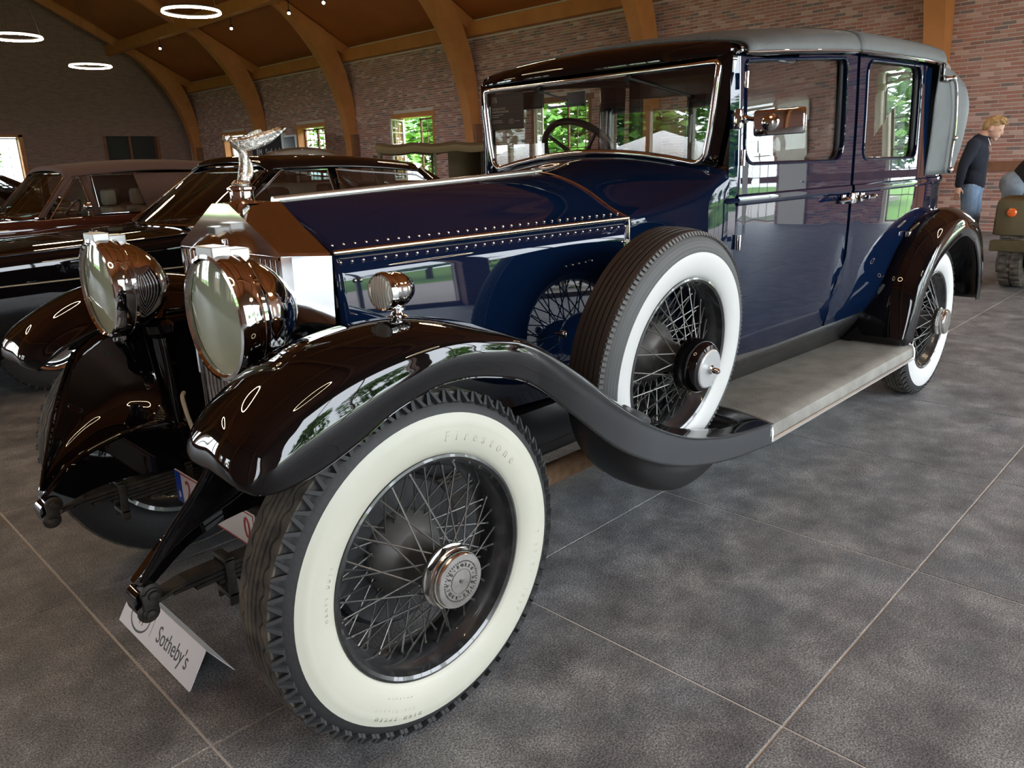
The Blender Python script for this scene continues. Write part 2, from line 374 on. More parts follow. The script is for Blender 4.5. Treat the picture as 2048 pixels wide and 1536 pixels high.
# far gable wall: pentagon with window and dark doorway
GAB = [(6.3, 8.15, 1.1, 3.05), (11.2, 13.55, 0.0, 3.08)]
wf = wall_with_holes('wall_far', bm_xz, GAB, XF-.4, XB+.42, EAVE, lambda p, z, q, t: ((p, YG, z), (q, YG+.42, t)))
MB().add([(XF-.4, YG, EAVE), (XB+.42, YG, EAVE), (XR, YG, roof_z(XR)+.3), (XF-.4, YG+.42, EAVE), (XB+.42, YG+.42, EAVE), (XR, YG+.42, roof_z(XR)+.3)], [(0,1,2),(5,4,3),(0,3,4,1),(1,4,5,2),(2,5,3,0)]).build('gable_top', bm_xz, wf, smooth=False)
wn_ = wall_with_holes('wall_near', bm_xz, [(a, b, z0, z1) for a, b, z0, z1 in NEAR_OPEN], XF-.4, XB+.42, EAVE, lambda p, z, q, t: ((p, YN-.42, z), (q, YN, t)))
MB().add([(XF-.4, YN-.42, EAVE), (XB+.42, YN-.42, EAVE), (XR, YN-.42, roof_z(XR)+.3), (XF-.4, YN, EAVE), (XB+.42, YN, EAVE), (XR, YN, roof_z(XR)+.3)], [(0,1,2),(5,4,3),(0,3,4,1),(1,4,5,2),(2,5,3,0)]).build('gable_top', bm_xz, wn_, smooth=False)
wall_with_holes('wall_front', bm_yz, FRONT_OPEN, YN, YG, 5.35, lambda p, z, q, t: ((XF-.42, p, z), (XF, q, t)))
# recess behind the dark doorway in the far gable
dr = MB().box((11.2, YG+.3, 0), (13.55, YG+.36, 3.08)).build('door_1', mat('dark_door', (0.02, 0.018, 0.016), .6), smooth=False); prop(dr, kind='structure')
MB().box((11.2, YG-.02, 0), (11.32, YG+.3, 3.08)).box((13.43, YG-.02, 0), (13.55, YG+.3, 3.08)).box((12.32, YG+.2, 0), (12.42, YG+.3, 3.08)).build('door_frame', darkwood, dr, smooth=False)
# ---- roof
ce = MB()
for s in (0, 1):
    e = XB+.5 if s == 0 else XF-.5; ze = EAVE-.5*SLOPE+.02; zr = roof_z(XR)+.02
    ce.add([(e, YN-.4, ze), (e, YG+.4, ze), (XR, YG+.4, zr), (XR, YN-.4, zr), (e, YN-.4, ze+.3), (e, YG+.4, ze+.3), (XR, YG+.4, zr+.3), (XR, YN-.4, zr+.3)], [(0,1,2,3),(7,6,5,4),(0,4,5,1),(1,5,6,2),(3,2,6,7),(0,3,7,4)])
cl_o = prop(ce.build('ceiling', ceil_m, smooth=False), kind='structure')
# timber arches
ARCH_Y = [-3.5, 2.6, 8.7, 14.8, 20.9, 27.0, 33.0]
inner = [(14.72, 0), (14.70, 1.1), (14.60, 2.5), (14.34, 3.7), (13.85, 4.76), (13.12, 5.7), (12.0, 6.72), (10.4, 7.75), (8.4, 8.65), (6.4, 9.2), (XR, 9.35)]
depth = [.20, .22, .33, .52, .66, .72, .74, .74, .74, .74, .74]
ic = cr([(x, 0, z) for x, z in inner], 5); rows = []
for i, p in enumerate(ic):
    a = ic[max(0, i-1)]; c = ic[min(len(ic)-1, i+1)]; t = (c-a).normalized(); n = Vector((t.z, 0, -t.x)); d = sinterp([(k*5, v) for k, v in enumerate(depth)], i)
    o = p+n*d
    if o.x > XB-.02: o.x = XB-.02
    if o.z > roof_z(max(o.x, XR))-.02: o.z = roof_z(max(o.x, XR))-.02
    rows.append((p, o))
def arch_mesh():
    mb = MB()
    for sgn in (1, -1):
        rr_ = []
        for p, o in rows:
            q = [(p.x, -.17, p.z), (p.x, .17, p.z), (o.x, .17, o.z), (o.x, -.17, o.z)]
            if sgn < 0: q = [(2*XR-x, y, z) for x, y, z in q]
            rr_.append(q)
        mb.grid(rr_, cu=True)
    return mb.mesh('timber_arch', timber, ang=50)
am = arch_mesh()
for y in ARCH_Y:
    a = prop(inst('timber_arch', am, None, T(0, y, 0)), kind='structure')
    rf = MB()
    for s in (1, -1):
        pts = [(XB+.1 if s > 0 else XF-.1, EAVE-.05), (XR+s*.1, roof_z(XR)-.05)]
        (xa, za), (xb, zb) = pts
        rf.add([(xa, -.09, za-.36), (xa, .09, za-.36), (xb, .09, zb-.30), (xb, -.09, zb-.30), (xa, -.09, za), (xa, .09, za), (xb, .09, zb), (xb, -.09, zb)], [(0,3,2,1),(4,5,6,7),(0,1,5,4),(1,2,6,5),(2,3,7,6),(3,0,4,7)])
    rf.build('rafter', timber, a, smooth=False)
    MB().cbox((14.66, -.26, .6), (14.92, -.18, 2.55), .01).build('post_board', darkwood, a, smooth=False)
# wall plate and purlins
def beam(name, x0, x1, z0, z1, n):
    return prop(MB().cbox((x0, YN, z0), (x1, YG, z1), .012).build('trim_%d' % n, timber, smooth=False), kind='structure')
beam('wall_plate', 14.66, 14.95, 4.86, 5.22, 1)
beam('purlin', 11.85, 12.1, 6.28, 6.68, 2)
beam('purlin', 8.3, 8.55, 8.15, 8.55, 3)
beam('purlin', XR-.14, XR+.14, 9.9, 10.4, 4)
beam('purlin', 1.2, 1.45, 8.15, 8.55, 5)
beam('wall_plate', XF-.02, XF+.25, 4.86, 5.22, 6)
prop(MB().cbox((XB-.045, -8.5, 1.04), (XB-.012, 2.4, 1.21), .006).build('trim_7', darkwood, smooth=False), kind='structure')
# ---- windows of the back wall
pane_me = None
def lattice(parent, y0, y1, z0, z1, x, nc, nr, M=None, bar=.022, fw_=.05, mm=None, axis='y'):
    """casement: frame, glazing bars and single panes; built in the plane x=const"""
    mm = mm or darkwood; f = MB(); t = .03
    f.box((x-t, y0, z0), (x+t, y0+fw_, z1), M).box((x-t, y1-fw_, z0), (x+t, y1, z1), M).box((x-t, y0, z0), (x+t, y1, z0+fw_), M).box((x-t, y0, z1-fw_), (x+t, y1, z1), M)
    ys = [y0+fw_+(y1-y0-2*fw_)*k/nc for k in range(nc+1)]; zs = [z0+fw_+(z1-z0-2*fw_)*k/nr for k in range(nr+1)]
    fr = f.build('casement_frame', mm, parent, smooth=False)
    bm_ = MB()
    for yy in ys[1:-1]: bm_.box((x-.012, yy-bar/2, z0+fw_), (x+.012, yy+bar/2, z1-fw_), M)
    for zz in zs[1:-1]: bm_.box((x-.012, y0+fw_, zz-bar/2), (x+.012, y1-fw_, zz+bar/2), M)
    bm_.build('glazing_bars', mm, parent, smooth=False)
    pm_ = MB().box((-.003, -.5*(ys[1]-ys[0]), -.5*(zs[1]-zs[0])), (.003, .5*(ys[1]-ys[0]), .5*(zs[1]-zs[0]))).mesh('pane', gl_win, smooth=False)
    for a, bb in zip(ys, ys[1:]):
        for c, d in zip(zs, zs[1:]):
            inst('pane', pm_, parent, (M if M is not None else Matrix()) @ T(x, (a+bb)/2, (c+d)/2))
wcol = mat('pale_window_paint', (0.45, 0.40, 0.34), .5)
for k, (y0, y1, z0, z1) in enumerate(WINB):
    w = prop(node_part('window_%d' % (k+1), None), kind='structure')
    if z0 == 0:   # glazed garden door seen as a reflection in the car's side
        lattice(w, y0+.06, y1-.06, .02, z1-.06, XB+.30, 3, 5, mm=wcol)
        continue
    fr = MB()   # lintel board, reveal lining and sill
    fr.cbox((XB-.03, y0-.12, z1-.02), (XB+.36, y1+.12, z1+.12), .008).box((XB-.02, y0-.05, z0), (XB+.36, y0+.04, z1)).box((XB-.02, y1-.04, z0), (XB+.36, y1+.05, z1)).cbox((XB-.05, y0-.1, z0-.06), (XB+.40, y1+.1, z0+.01), .008)
    fr.build('window_lining', timber if k in (6, 7, 5) else darkwood, w, smooth=False)
    mid = (y0+y1)/2
    lattice(w, y0+.05, mid, z0+.03, z1-.05, XB+.30, 3, 5)
    if k == 5:     # left casement stands open into the hall
        Mo = T(XB+.30, y1-.05, 0) @ Rz(radians(-62)) @ T(-XB-.30, -y1+.05, 0)
        lattice(w, mid, y1-.05, z0+.03, z1-.05, XB+.30, 3, 5, M=Mo, mm=wcol)
    elif k == 4:
        Mo = T(XB+.30, y1-.05, 0) @ Rz(radians(-58)) @ T(-XB-.30, -y1+.05, 0)
        lattice(w, mid, y1-.05, z0+.03, z1-.05, XB+.30, 3, 5, M=Mo, mm=wcol)
    else:
        lattice(w, mid, y1-.05, z0+.03, z1-.05, XB+.30, 3, 5)
wg = prop(node_part('window_%d' % (len(WINB)+1), None), kind='structure')
MB().box((8.05, YG-.03, 1.05), (8.2, YG+.36, 3.1)).box((6.2, YG-.03, 3.02), (8.2, YG+.36, 3.12)).box((6.2, YG-.03, 1.02), (6.3, YG+.36, 3.1)).build('window_lining', timber, wg, smooth=False)
Mg = T(7.22, YG+.28, 0) @ Rz(radians(-90))
lattice(wg, -.85, .85, 1.15, 3.0, 0, 5, 5, M=Mg, mm=wcol)
d2 = prop(MB().cbox((XB-.05, -7.65, 0), (XB+.02, -6.95, 3.0), .01).build('door_2', mat('cream_door', (0.72, 0.68, 0.58), .5), smooth=False), kind='structure')
MB().lathe([(.02, 0), (.02, .05), (.001, .055)], 10, frame((XB-.05, -7.05, 1.05), (-1, 0, 0), (0, 1, 0))).build('door_handle', nickel, d2)
# glazed doors of the near gable and the opposite wall (some seen as reflections, the wide ones opposite added for daylight): slim mullions
for k, (a, b_, z0, z1) in enumerate(NEAR_OPEN):
    w = prop(node_part('window_%d' % (20+k), None), kind='structure'); q = MB()
    n = max(2, int((b_-a)/1.3))
    for i in range(n+1): x = a+(b_-a)*i/n; q.box((x-.035, YN-.30, z0), (x+.035, YN-.22, z1))
    q.box((a, YN-.30, z1-.08), (b_, YN-.22, z1)).box((a, YN-.30, z0), (b_, YN-.22, z0+.09)).build('window_frame', wcol, w, smooth=False)
for k, (a, b_, z0, z1) in enumerate(FRONT_OPEN):
    w = prop(node_part('window_%d' % (30+k), None), kind='structure'); q = MB(); n = 3
    for i in range(n+1): y = a+(b_-a)*i/n; q.box((XF-.30, y-.035, z0), (XF-.22, y+.035, z1))
    q.box((XF-.30, a, z1-.08), (XF-.22, b_, z1)).box((XF-.30, a, z0), (XF-.22, b_, z0+.09)).build('window_frame', wcol, w, smooth=False)
# ---- outside: paving, lawn, trees
prop(MB().box((-40, -60, -.32), (60, 70, -.21)).build('lawn', mat('lawn_green', (0.10, 0.22, 0.035), .95, var=(3, (0.16, 0.30, 0.05), .3, .7)), smooth=False), kind='structure')
prop(MB().box((-20, -19, -.205), (30, YN-.42, -.03)).build('paving', mat('pale_paving', (0.42, 0.37, 0.35), .9, var=(2, (0.50, 0.45, 0.42), .3, .7)), smooth=False), kind='structure')
leaf_m = [mat('leaf_a', (0.10, 0.25, 0.03), .6), mat('leaf_b', (0.20, 0.38, 0.06), .6), mat('leaf_c', (0.05, 0.14, 0.025), .6)]
bark = mat('bark', (0.10, 0.07, 0.05), .9)
def crown(blobs, n, size, seed, hexagon=False):
    rnd = random.Random(seed); mb = MB(); tot = sum(b[3]**2 for b in blobs)
    for (cx, cy, cz, r, sq) in blobs:
        for k in range(int(n*r*r/tot)):
            u, v = rnd.uniform(-1, 1), rnd.uniform(0, 2*pi); q = sqrt(1-u*u); rad = r*rnd.uniform(.7, 1.05)
            p = Vector((cx+rad*q*cos(v), cy+rad*q*sin(v), cz+rad*u*sq)); M = T(*p) @ Rz(rnd.uniform(0, 6.3)) @ Rx(rnd.uniform(-1.2, 1.2)); s = size*rnd.uniform(.6, 1.3)
            mb.mi = rnd.choice([0, 0, 1, 2]); mb.add([(-s*.5, 0, 0), (0, -s*.28, s*.06), (s*.55, 0, 0), (0, s*.28, s*.06)], [(0, 1, 2, 3)], M)
    return mb
def tree(x, y, h, r, seed, label, n=2600, size=.42):
    t = thing('garden_tree', label, 'tree', (x, y, -.21), group='trees in the garden outside')
    rnd = random.Random(seed); bl = [(rnd.uniform(-.5, .5)*r, rnd.uniform(-.5, .5)*r, h*rnd.uniform(.35, .85), r*rnd.uniform(.55, .8), .9) for _ in range(6)]
    MB().tube([(0, 0, 0), (.05, .02, h*.3), (.0, .06, h*.6)], [.16, .12, .07], 8).build('trunk', bark, t)
    crown(bl, n, size, seed).build('foliage', leaf_m, t, smooth=False, weld=False)
TL = 'leafy green tree in the garden seen through the hall windows'
for k, (x, y, h, r) in enumerate([(24, 34, 5, 2.3), (6.8, 41, 5, 2.4), (22, 28.5, 5, 2.3), (22, 23, 4.6, 2.3), (22, 17.6, 5, 2.3), (22, 12, 5.0, 2.3), (22, 6.5, 5, 2.3), (24, -3.5, 5.6, 2.4), (27, -10, 5, 2.4)]): tree(x, y, h, r, 11+k, TL)
for k, (x, y, h, r) in enumerate([(-9, -24, 4.5, 2.6), (-2, -26, 5, 2.6), (5, -24, 4, 2.6), (12, -26, 5.5, 2.6), (19, -24, 5, 2.6), (26, -23, 5, 2.6), (-17, 5, 5, 2.6), (-19, 14, 5, 2.6)]): tree(x, y, h, r, 31+k, 'leafy green tree in the garden mirrored in the black and blue paint')
sh = thing('flowering_shrub', 'green flowering shrub outside mirrored in the bonnet side', 'shrub', (8.2, -12.2, -.05))
crown([(0, 0, .8, .8, 1), (.7, .1, .6, .6, 1), (-.7, 0, .55, .55, 1)], 900, .16, 5).build('foliage', leaf_m, sh, smooth=False, weld=False)
bl = MB(); rnd = random.Random(3)
for k in range(70):
    u, v = rnd.uniform(0, 1), rnd.uniform(0, 2*pi); q = sqrt(1-u*u); bl.ball((q*cos(v)*1.0, q*sin(v)*.8, .75+u*.8), .05, 6, 4)
bl.build('blossom', mat('pink_blossom', (0.75, 0.45, 0.35), .7), sh)
MB().tube([(0, 0, 0), (0, 0, .6)], .06, 6).build('stem', bark, sh)
# ---- ring lamps and spots
glow = mat('ring_lamp_glow', (1, .85, .6), .5, emit=(1.0, 0.80, 0.52), estr=55.0)
def ring_lamp(x, y, z, r, label):
    t = thing('ring_lamp', label, 'lamp', (x, y, z), group='ring lamps hung from the roof')
    n = 64; tube = [(r*cos(2*pi*k/n), r*sin(2*pi*k/n), 0) for k in range(n)]
    MB().tube(tube, .015, 8, closed=True).build('light_ring', glow, t)
    MB().tube([(px*1.0, py*1.0, .034) for px, py, pz in tube], .016, 6, closed=True).build('ring_housing', satin, t)
    w = MB(); h = roof_z(x)-z-.02
    for k in range(3): a = 2*pi*k/3; w.tube([(r*cos(a), r*sin(a), .03), (0, 0, min(h, 2.2))], .0025, 4)
    w.tube([(0, 0, min(h, 2.2)), (0, 0, h)], .003, 4).build('suspension_wire', satin, t)
    return t
LAMP_W = 40
ring_lamp(5.28, 11.42, 4.0, .46, 'glowing ring lamp over the convertible, largest of the three in view')
ring_lamp(3.70, 15.63, 4.0, .46, 'glowing ring lamp beside the dark gable, cut by the picture edge')
ring_lamp(6.17, 19.16, 4.0, .46, 'glowing ring lamp hanging before the far gable wall')
for x, y in [(2.0, 7.4), (6.2, 5.2), (-1.0, 3.6), (6.8, -2.6), (-.6, -1.6), (3.0, -5.0), (9.0, 1.6), (-2.6, 7.0)]: ring_lamp(x, y, 4.0, .46, 'glowing ring lamp above, mirrored in the paint of the cars')
spot_e = mat('spot_glow', (1, .95, .9), .5, emit=(1, .93, .82), estr=40)
def spot(x, y, z, label):
    t = thing('ceiling_spot', label, 'spotlight', (x, y, z), group='spotlights under the roof beams')
    MB().lathe([(.001, .12), (.05, .12), (.055, .1), (.055, 0), (.045, -.005)], 14, M=frame((0, 0, 0), (.45, .65, .6))).build('spot_can', satin, t)
    MB().lathe([(.0005, .004), (.042, .004), (.042, -.001), (.0005, -.001)], 14, M=frame((0, 0, 0), (.45, .65, .6)) @ T(0, 0, -.006)).build('spot_lens', spot_e, t)
    MB().tube([(.03, .04, .04), (.03, .04, .34)], .012, 6).build('spot_arm', satin, t)
SPL = 'small black spotlight under the roof purlin'
for x_, y_, z_, l_ in ((12.0, 28.8, 5.98, ' in the bay beside the far gable'), (12.0, 23.1, 5.92, ' in the second bay from the far gable'), (12.0, 19.5, 5.86, ' beside the third arch from the far gable'), (12.0, 17.65, 5.86, ' mid third bay from the far gable')): spot(x_, y_, z_, SPL+l_)
# ================================================================ THE VINTAGE LIMOUSINE (front axle at x=0, nose towards -x, near side y<0)
car = thing('vintage_limousine', 'navy blue and black vintage limousine with whitewall wire wheels and chrome radiator', 'car')
NEARM = lambda x, y, z: frame((x, y, z), (0, -1, 0), (1, 0, 0))     # local z points out of the near side
# ---------------- wheels
def tyre_parts(w, R, ww0, ww1, ww_mat, tread_mat, style, side=1, detail=True, side_mat=None):
    """side wall, white band and tread; local z is the outside"""
    prof = [(.283, .066), (.290, .076), (.305, .085), (.325, .0905), (.345, .092), (.365, .0905), (.385, .086), (.400, .080), (.412, .073), (.4225, .064)]
    n = 96
    def pr(r): return sinterp([(a, b) for a, b in prof], r)
    wr = [ww0+(ww1-ww0)*k/14 for k in range(15)]
    wp = [(r, pr(r)+.0006) for r in wr]
    if style == 'front':   # fine raised lines in the white band
        wp = [(r, h+(.0012 if abs(r-.372) < .004 or abs(r-.294) < .004 else 0)) for r, h in wp]
    MB().lathe(wp, n).build('whitewall', ww_mat, w)
    bl = [(r, pr(r)+(.0012 if (style == 'spare' and int((r-ww1)/.0045) % 2) else 0)) for r in [ww1+(.4225-ww1)*k/16 for k in range(17)]]
    mb = MB().lathe(bl, n)
    if side_mat: mb.build('outer_sidewall', side_mat, w); mb = MB()
    mb.lathe([(.283, .066), (.283, -.066)]+[(r, -h) for r, h in prof], n)      # inner side wall
    mb.lathe([(.4225, -.064), (.432, -.060), (.4325, .060), (.4225, .064)], n)
    mb.build('tyre', rubber, w)
    t = MB(); N = 180 if detail else 72
    lines = [(-.062, .431), (-.060, .438), (-.040, .4395), (-.039, .433), (-.034, .433), (-.033, .4405), (-.021, .441), (-.020, .434), (-.015, .434), (-.014, .4415), (-.003, .4415), (-.002, .434), (.002, .434), (.003, .4415), (.014, .4415), (.015, .434), (.020, .434), (.021, .441), (.033, .4405), (.034, .433), (.039, .433), (.040, .4395), (.058, .437), (.060, .431)]
    zig = {3: .006, 4: .006, 2: .006, 5: .004, 18: .004, 19: .006, 20: .006, 21: .006} if style != 'spare' else {7: .002, 8: .002, 15: .002, 16: .002}
    rws = []
    for k, (a, r) in enumerate(lines):
        z = zig.get(k, 0); rws.append([((r+(R-.44))*cos(2*pi*j/N), (r+(R-.44))*sin(2*pi*j/N), a+z*((1 if (j//2) % 2 else -1) if style != 'spare' else (1 if j % 6 == 0 else 0))) for j in range(N)])
    t.grid(rws, cu=True)
    t.build('tread', tread_mat, w, ang=25)
    # shoulder blocks on the outside edge
    b = MB(); nb_ = 58 if style != 'spare' else 150
    for k in range(nb_):
        a = 2*pi*k/nb_; da = pi/nb_
        if style != 'spare':     # slanted pairs of bars, like an inverted V
            bars = [((-.34, -.02), (-.98, -.50)), ((.06, .38), (.46, .94))]; (r0, h0, r1, h1) = (.4375, .057, .4135, .0760)
        else: bars = [((-.7, .55), (-.62, .5))]; (r0, h0, r1, h1) = (.434, .059, .4235, .0685)
        for (ta, tb) in bars:
            e = []
            for lift in (-.002, .0085 if style != 'spare' else .0045):
                for (r, h, q) in ((r0, h0, ta), (r1, h1, tb)):
                    for s in q: an = a+da*s; e.append(((r+lift*.6)*cos(an), (r+lift*.6)*sin(an), h+lift*.9))
            b.add(e, [(0,2,3,1),(4,5,7,6),(0,1,5,4),(1,3,7,5),(3,2,6,7),(2,0,4,6)])
    prop(b.build('shoulder_blocks', mat('shoulder_rubber', (0.045, 0.046, 0.048), .55) if style != 'spare' else mat('scuffed_rubber', (0.15, 0.15, 0.147), .7), w, smooth=False, weld=False), kind='stuff')
def rim_parts(w):
    MB().lathe([(.284, .064), (.2885, .072), (.2875, .079), (.281, .081), (.273, .076), (.268, .062), (.262, .050), (.250, .038), (.246, .02), (.246, -.02), (.250, -.038), (.262, -.05), (.270, -.066), (.284, -.07), (.284, .064)], 96).build('rim', mat('black_rim_enamel', (0.018, 0.018, 0.019), .28, 0, .6, var=(25, (0.05, 0.05, 0.05), .5, .8)), w)
SPK = None
def spokes(w, joined=False):
    sets = []
    for k in range(30):      # outer row: nose of the hub to the rim
        a = 2*pi*k/30; sg = 1 if k % 2 else -1
        sets.append(((.058*cos(a), .058*sin(a), .112), (.249*cos(a+sg*.62), .249*sin(a+sg*.62), .026)))
    for k in range(40):      # inner row: big flange to the rim
        a = 2*pi*k/40+.05; sg = 1 if k % 2 else -1
        sets.append(((.100*cos(a), .100*sin(a), -.034-(.008 if k % 2 else 0)), (.249*cos(a+sg*.34), .249*sin(a+sg*.34), -.010 if k % 2 else .008)))
    allm = MB()
    for p, q in sets:
        p, q = Vector(p), Vector(q); d = (q-p); n_ = q-d*.055
        mb = allm if joined else MB()
        mb.tube([p, n_, n_, q], [.0025, .0025, .0042, .0042], 6)
        if not joined: mb.build('spoke', spoke_m, w)
    if joined: allm.build('spokes', spoke_m, w)
hub_m = mat('dark_hub', (0.085, 0.082, 0.077), .4, .3, var=(15, (0.13, 0.125, 0.115), .4, .7))
def hub(w):
    MB().lathe([(.001, -.075), (.112, -.070), (.116, -.058), (.113, -.040), (.100, -.026), (.090, -.012), (.072, .0), (.058, .012), (.051, .035), (.049, .095), (.062, .103), (.066, .112), (.064, .122), (.05, .124), (.001, .124)], 40).build('hub', hub_m, w)
def hub_cap(w, text=True):
    m = MB()
    oc = [(.079*cos(2*pi*k/8+.2), .079*sin(2*pi*k/8+.2)) for k in range(8)]
    m.prism(oc, .126, .142).lathe([(.073, .142), (.074, .146), (.0715, .150), (.0725, .156), (.070, .164), (.066, .1685), (.001, .171)], 40)
    m.lathe([(.0775, .118), (.079, .126), (.074, .128)], 40)
    c = m.build('hub_cap', nickel, w)
    if text:
        dk = mat('engraved_dark', (0.10, 0.09, 0.08), .6)
        q = ring_text('ROLLS-ROYCE-LIMITED-', .040, .0125, dk, .0012, start=100, step=18, xs=.8)
        q.build('hub_lettering', dk, c, smooth=False, weld=False, loc=(0, 0, .1705))
        g_ = MB()
        for k in range(48): a = 2*pi*k/48; g_.box((-.0012, .0485, 0), (.0012, .0515, .0014), Rz(a))
        g_.lathe([(.0300, 0), (.0300, .0014), (.0312, .0014), (.0312, 0)], 36).lathe([(.005, 0), (.005, .004), (.001, .0045)], 12)
        g_.build('engraved_ring', dk, c, smooth=False, weld=False, loc=(0, 0, .1695))
def tyre_text(w):
    rc = mat('whitewall_relief', (0.44, 0.43, 0.35), .5)
    for s, rad, size, start, step, inw in (('Firestone', .335, .036, 82, 5.4, False), ('7.00-21', .350, .022, -5, 3.1, False), ('103P', .350, .022, -32, 3.1, False), ('HEAVY DUTY', .318, .014, 178, 2.4, False), ('Gum-Dipped', .350, .012, 252, 2.2, False), ('HIGH SPEED', .370, .014, 256, 2.4, False), ('BALLOON', .322, .011, 250, 2.2, False)):
        q = ring_text(s, rad, size, rc, .0012, start=start, step=step, xs=.9)
        prop(q.build('tyre_lettering', rc, w, smooth=False, weld=False, loc=(0, 0, .0915 if rad > .33 else .0895)), kind='stuff')
def near_wheel(loc, style, white_m, tread, ww1, cap=True, tilt=0, yaw=0, name='road_wheel', spin=0.0):
    w = node_part(name, car); w.matrix_local = NEARM(*loc) @ Ry(yaw) @ Rx(tilt) @ Rz(spin)
    tyre_parts(w, .44, .2865, ww1, white_m, tread, style); rim_parts(w); spokes(w); hub(w)
    if cap: hub_cap(w, style == 'front')
    return w
fwh = near_wheel((0, -.720, .440), 'front', cream, dusty, .391); tyre_text(fwh)
MB().lathe([(.001, -.06), (.19, -.058), (.20, -.066), (.20, -.10), (.21, -.104), (.21, -.115), (.001, -.118)], 48).build('brake_drum', mat('dull_drum', (0.03, 0.03, 0.032), .5, .3), fwh)
MB().tube([(-.225, .03, .02), (-.262, .035, .05)], .009, 8).build('air_valve', nickel, fwh)
rwh = near_wheel((3.794, -.720, .440), 'rear', white, dusty, .391)
MB().lathe([(.001, -.06), (.19, -.058), (.20, -.066), (.20, -.115), (.001, -.118)], 40).build('brake_drum', MATS['dull_drum'], rwh)
# spare wheel in the near front wing
sp_n = Vector((0, -cos(.101), -sin(.101))); sp_c = Vector((1.154, -.747, .724))-sp_n*.07
spw = node_part('spare_wheel', car); spw.matrix_local = frame(sp_c, sp_n, (1, 0, 0))
tyre_parts(spw, .44, .2865, .373, white, mat('brown_black_tread', (0.030, 0.021, 0.017), .6), 'spare', side_mat=mat('greyed_sidewall', (0.075, 0.077, 0.079), .6)); rim_parts(spw); spokes(spw); hub(spw)
MB().lathe([(.001, .10), (.084, .10), (.090, .106), (.091, .150), (.088, .168), (.080, .180), (.066, .184), (.066, .186)], 48).build('hub_cover', black, spw)
MB().lathe([(.067, .183), (.067, .188), (.063, .192), (.001, .1925)], 48).build('lock_plate', mat('silver_plate', (0.62, 0.63, 0.64), .35, .6), spw)
MB().lathe([(.016, .19), (.016, .197), (.011, .201), (.009, .222), (.006, .226), (.001, .226)], 16).build('lock_bolt', chrome, spw)
# far front wheel: its inner side and tread show
ffw = node_part('road_wheel', car); ffw.matrix_local = frame((-.005, .726, .440), (.06, 1, 0), (1, 0, 0))
tyre_parts(ffw, .44, .2865, .391, cream, dusty, 'front'); rim_parts(ffw); spokes(ffw, True); hub(ffw)
MB().lathe([(.001, -.06), (.20, -.066), (.20, -.10), (.21, -.104), (.21, -.115), (.001, -.118)], 40).build('brake_drum', MATS['dull_drum'], ffw)
frw = node_part('road_wheel', car); frw.matrix_local = frame((3.794, .720, .440), (0, 1, 0), (1, 0, 0))
tyre_parts(frw, .44, .2865, .391, white, dusty, 'rear', detail=False); rim_parts(frw); spokes(frw, True); hub(frw)
# ---------------- front wings: lengthwise curves (x, y, z) measured on the near side
CR_ = [(-.440, .800), (-.478, .838), (-.452, .902), (-.374, .965), (-.255, 1.020), (-.125, 1.045), (.015, 1.048), (.15, 1.024), (.30, .970), (.47, .882), (.65, .770), (.83, .655), (1.0, .562), (1.17, .495), (1.36, .445), (1.64, .415)]
LP_ = [(-.420, -.795, .792), (-.455, -.842, .806), (-.412, -.860, .803), (-.335, -.866, .816), (-.235, -.870, .853), (-.125, -.870, .900), (.015, -.870, .925), (.15, -.870, .906), (.28, -.870, .858), (.44, -.870, .738), (.62, -.870, .597), (.81, -.870, .490), (1.0, -.870, .415), (1.17, -.870, .370), (1.36, -.870, .336), (1.64, -.870, .306)]
S2_ = [(-.435, -.760, .795), (-.475, -.826, .822), (-.440, -.858, .850), (-.360, -.868, .885), (-.248, -.872, .925), (-.125, -.873, .962), (.015, -.874, .985), (.15, -.874, .972), (.28, -.873, .935), (.45, -.872, .815), (.64, -.871, .685), (.82, -.871, .585), (1.0, -.871, .505), (1.17, -.871, .455), (1.36, -.871, .415), (1.64, -.871, .382)]
S1_ = [(-.440, -.730, .798), (-.482, -.775, .836), (-.456, -.815, .892), (-.372, -.832, .944), (-.253, -.838, .994), (-.125, -.840, 1.020), (.015, -.842, 1.028), (.15, -.844, 1.008), (.29, -.848, .962), (.46, -.852, .856), (.645, -.857, .718), (.825, -.859, .603), (1.0, -.860, .520), (1.17, -.861, .468), (1.36, -.861, .428), (1.64, -.861, .393)]
IN_ = [(-.415, -.620, .795), (-.440, -.575, .808), (-.410, -.540, .838), (-.345, -.520, .880), (-.245, -.495, .920), (-.125, -.475, .945), (.015, -.460, .950), (.15, -.455, .945), (.30, -.455, .900), (.47, -.455, .822), (.65, -.455, .720), (.83, -.455, .610), (1.0, -.455, .525), (1.17, -.455, .465), (1.36, -.455, .425), (1.64, -.455, .400)]
IM_ = [(-.435, -.655, .797), (-.472, -.610, .828), (-.445, -.585, .880), (-.368, -.572, .938), (-.252, -.562, .990), (-.125, -.560, 1.015), (.015, -.560, 1.017), (.15, -.565, .998), (.30, -.570, .950), (.47, -.575, .868), (.65, -.58, .760), (.83, -.58, .648), (1.0, -.58, .556), (1.17, -.58, .490), (1.36, -.58, .442), (1.64, -.58, .413)]
CRc = [(x, -.70, z) for x, z in CR_]
def mirror_y(c): return [(x, -y, z) for x, y, z in c]
flange_m = bpy.data.materials.new('dust_on_black_wing'); flange_m.use_nodes = True; ft_ = flange_m.node_tree; fb_ = ft_.nodes['Principled BSDF']
ftc = ft_.nodes.new('ShaderNodeTexCoord'); fsx = ft_.nodes.new('ShaderNodeSeparateXYZ'); fmr = ft_.nodes.new('ShaderNodeMapRange'); fcr = ft_.nodes.new('ShaderNodeValToRGB')
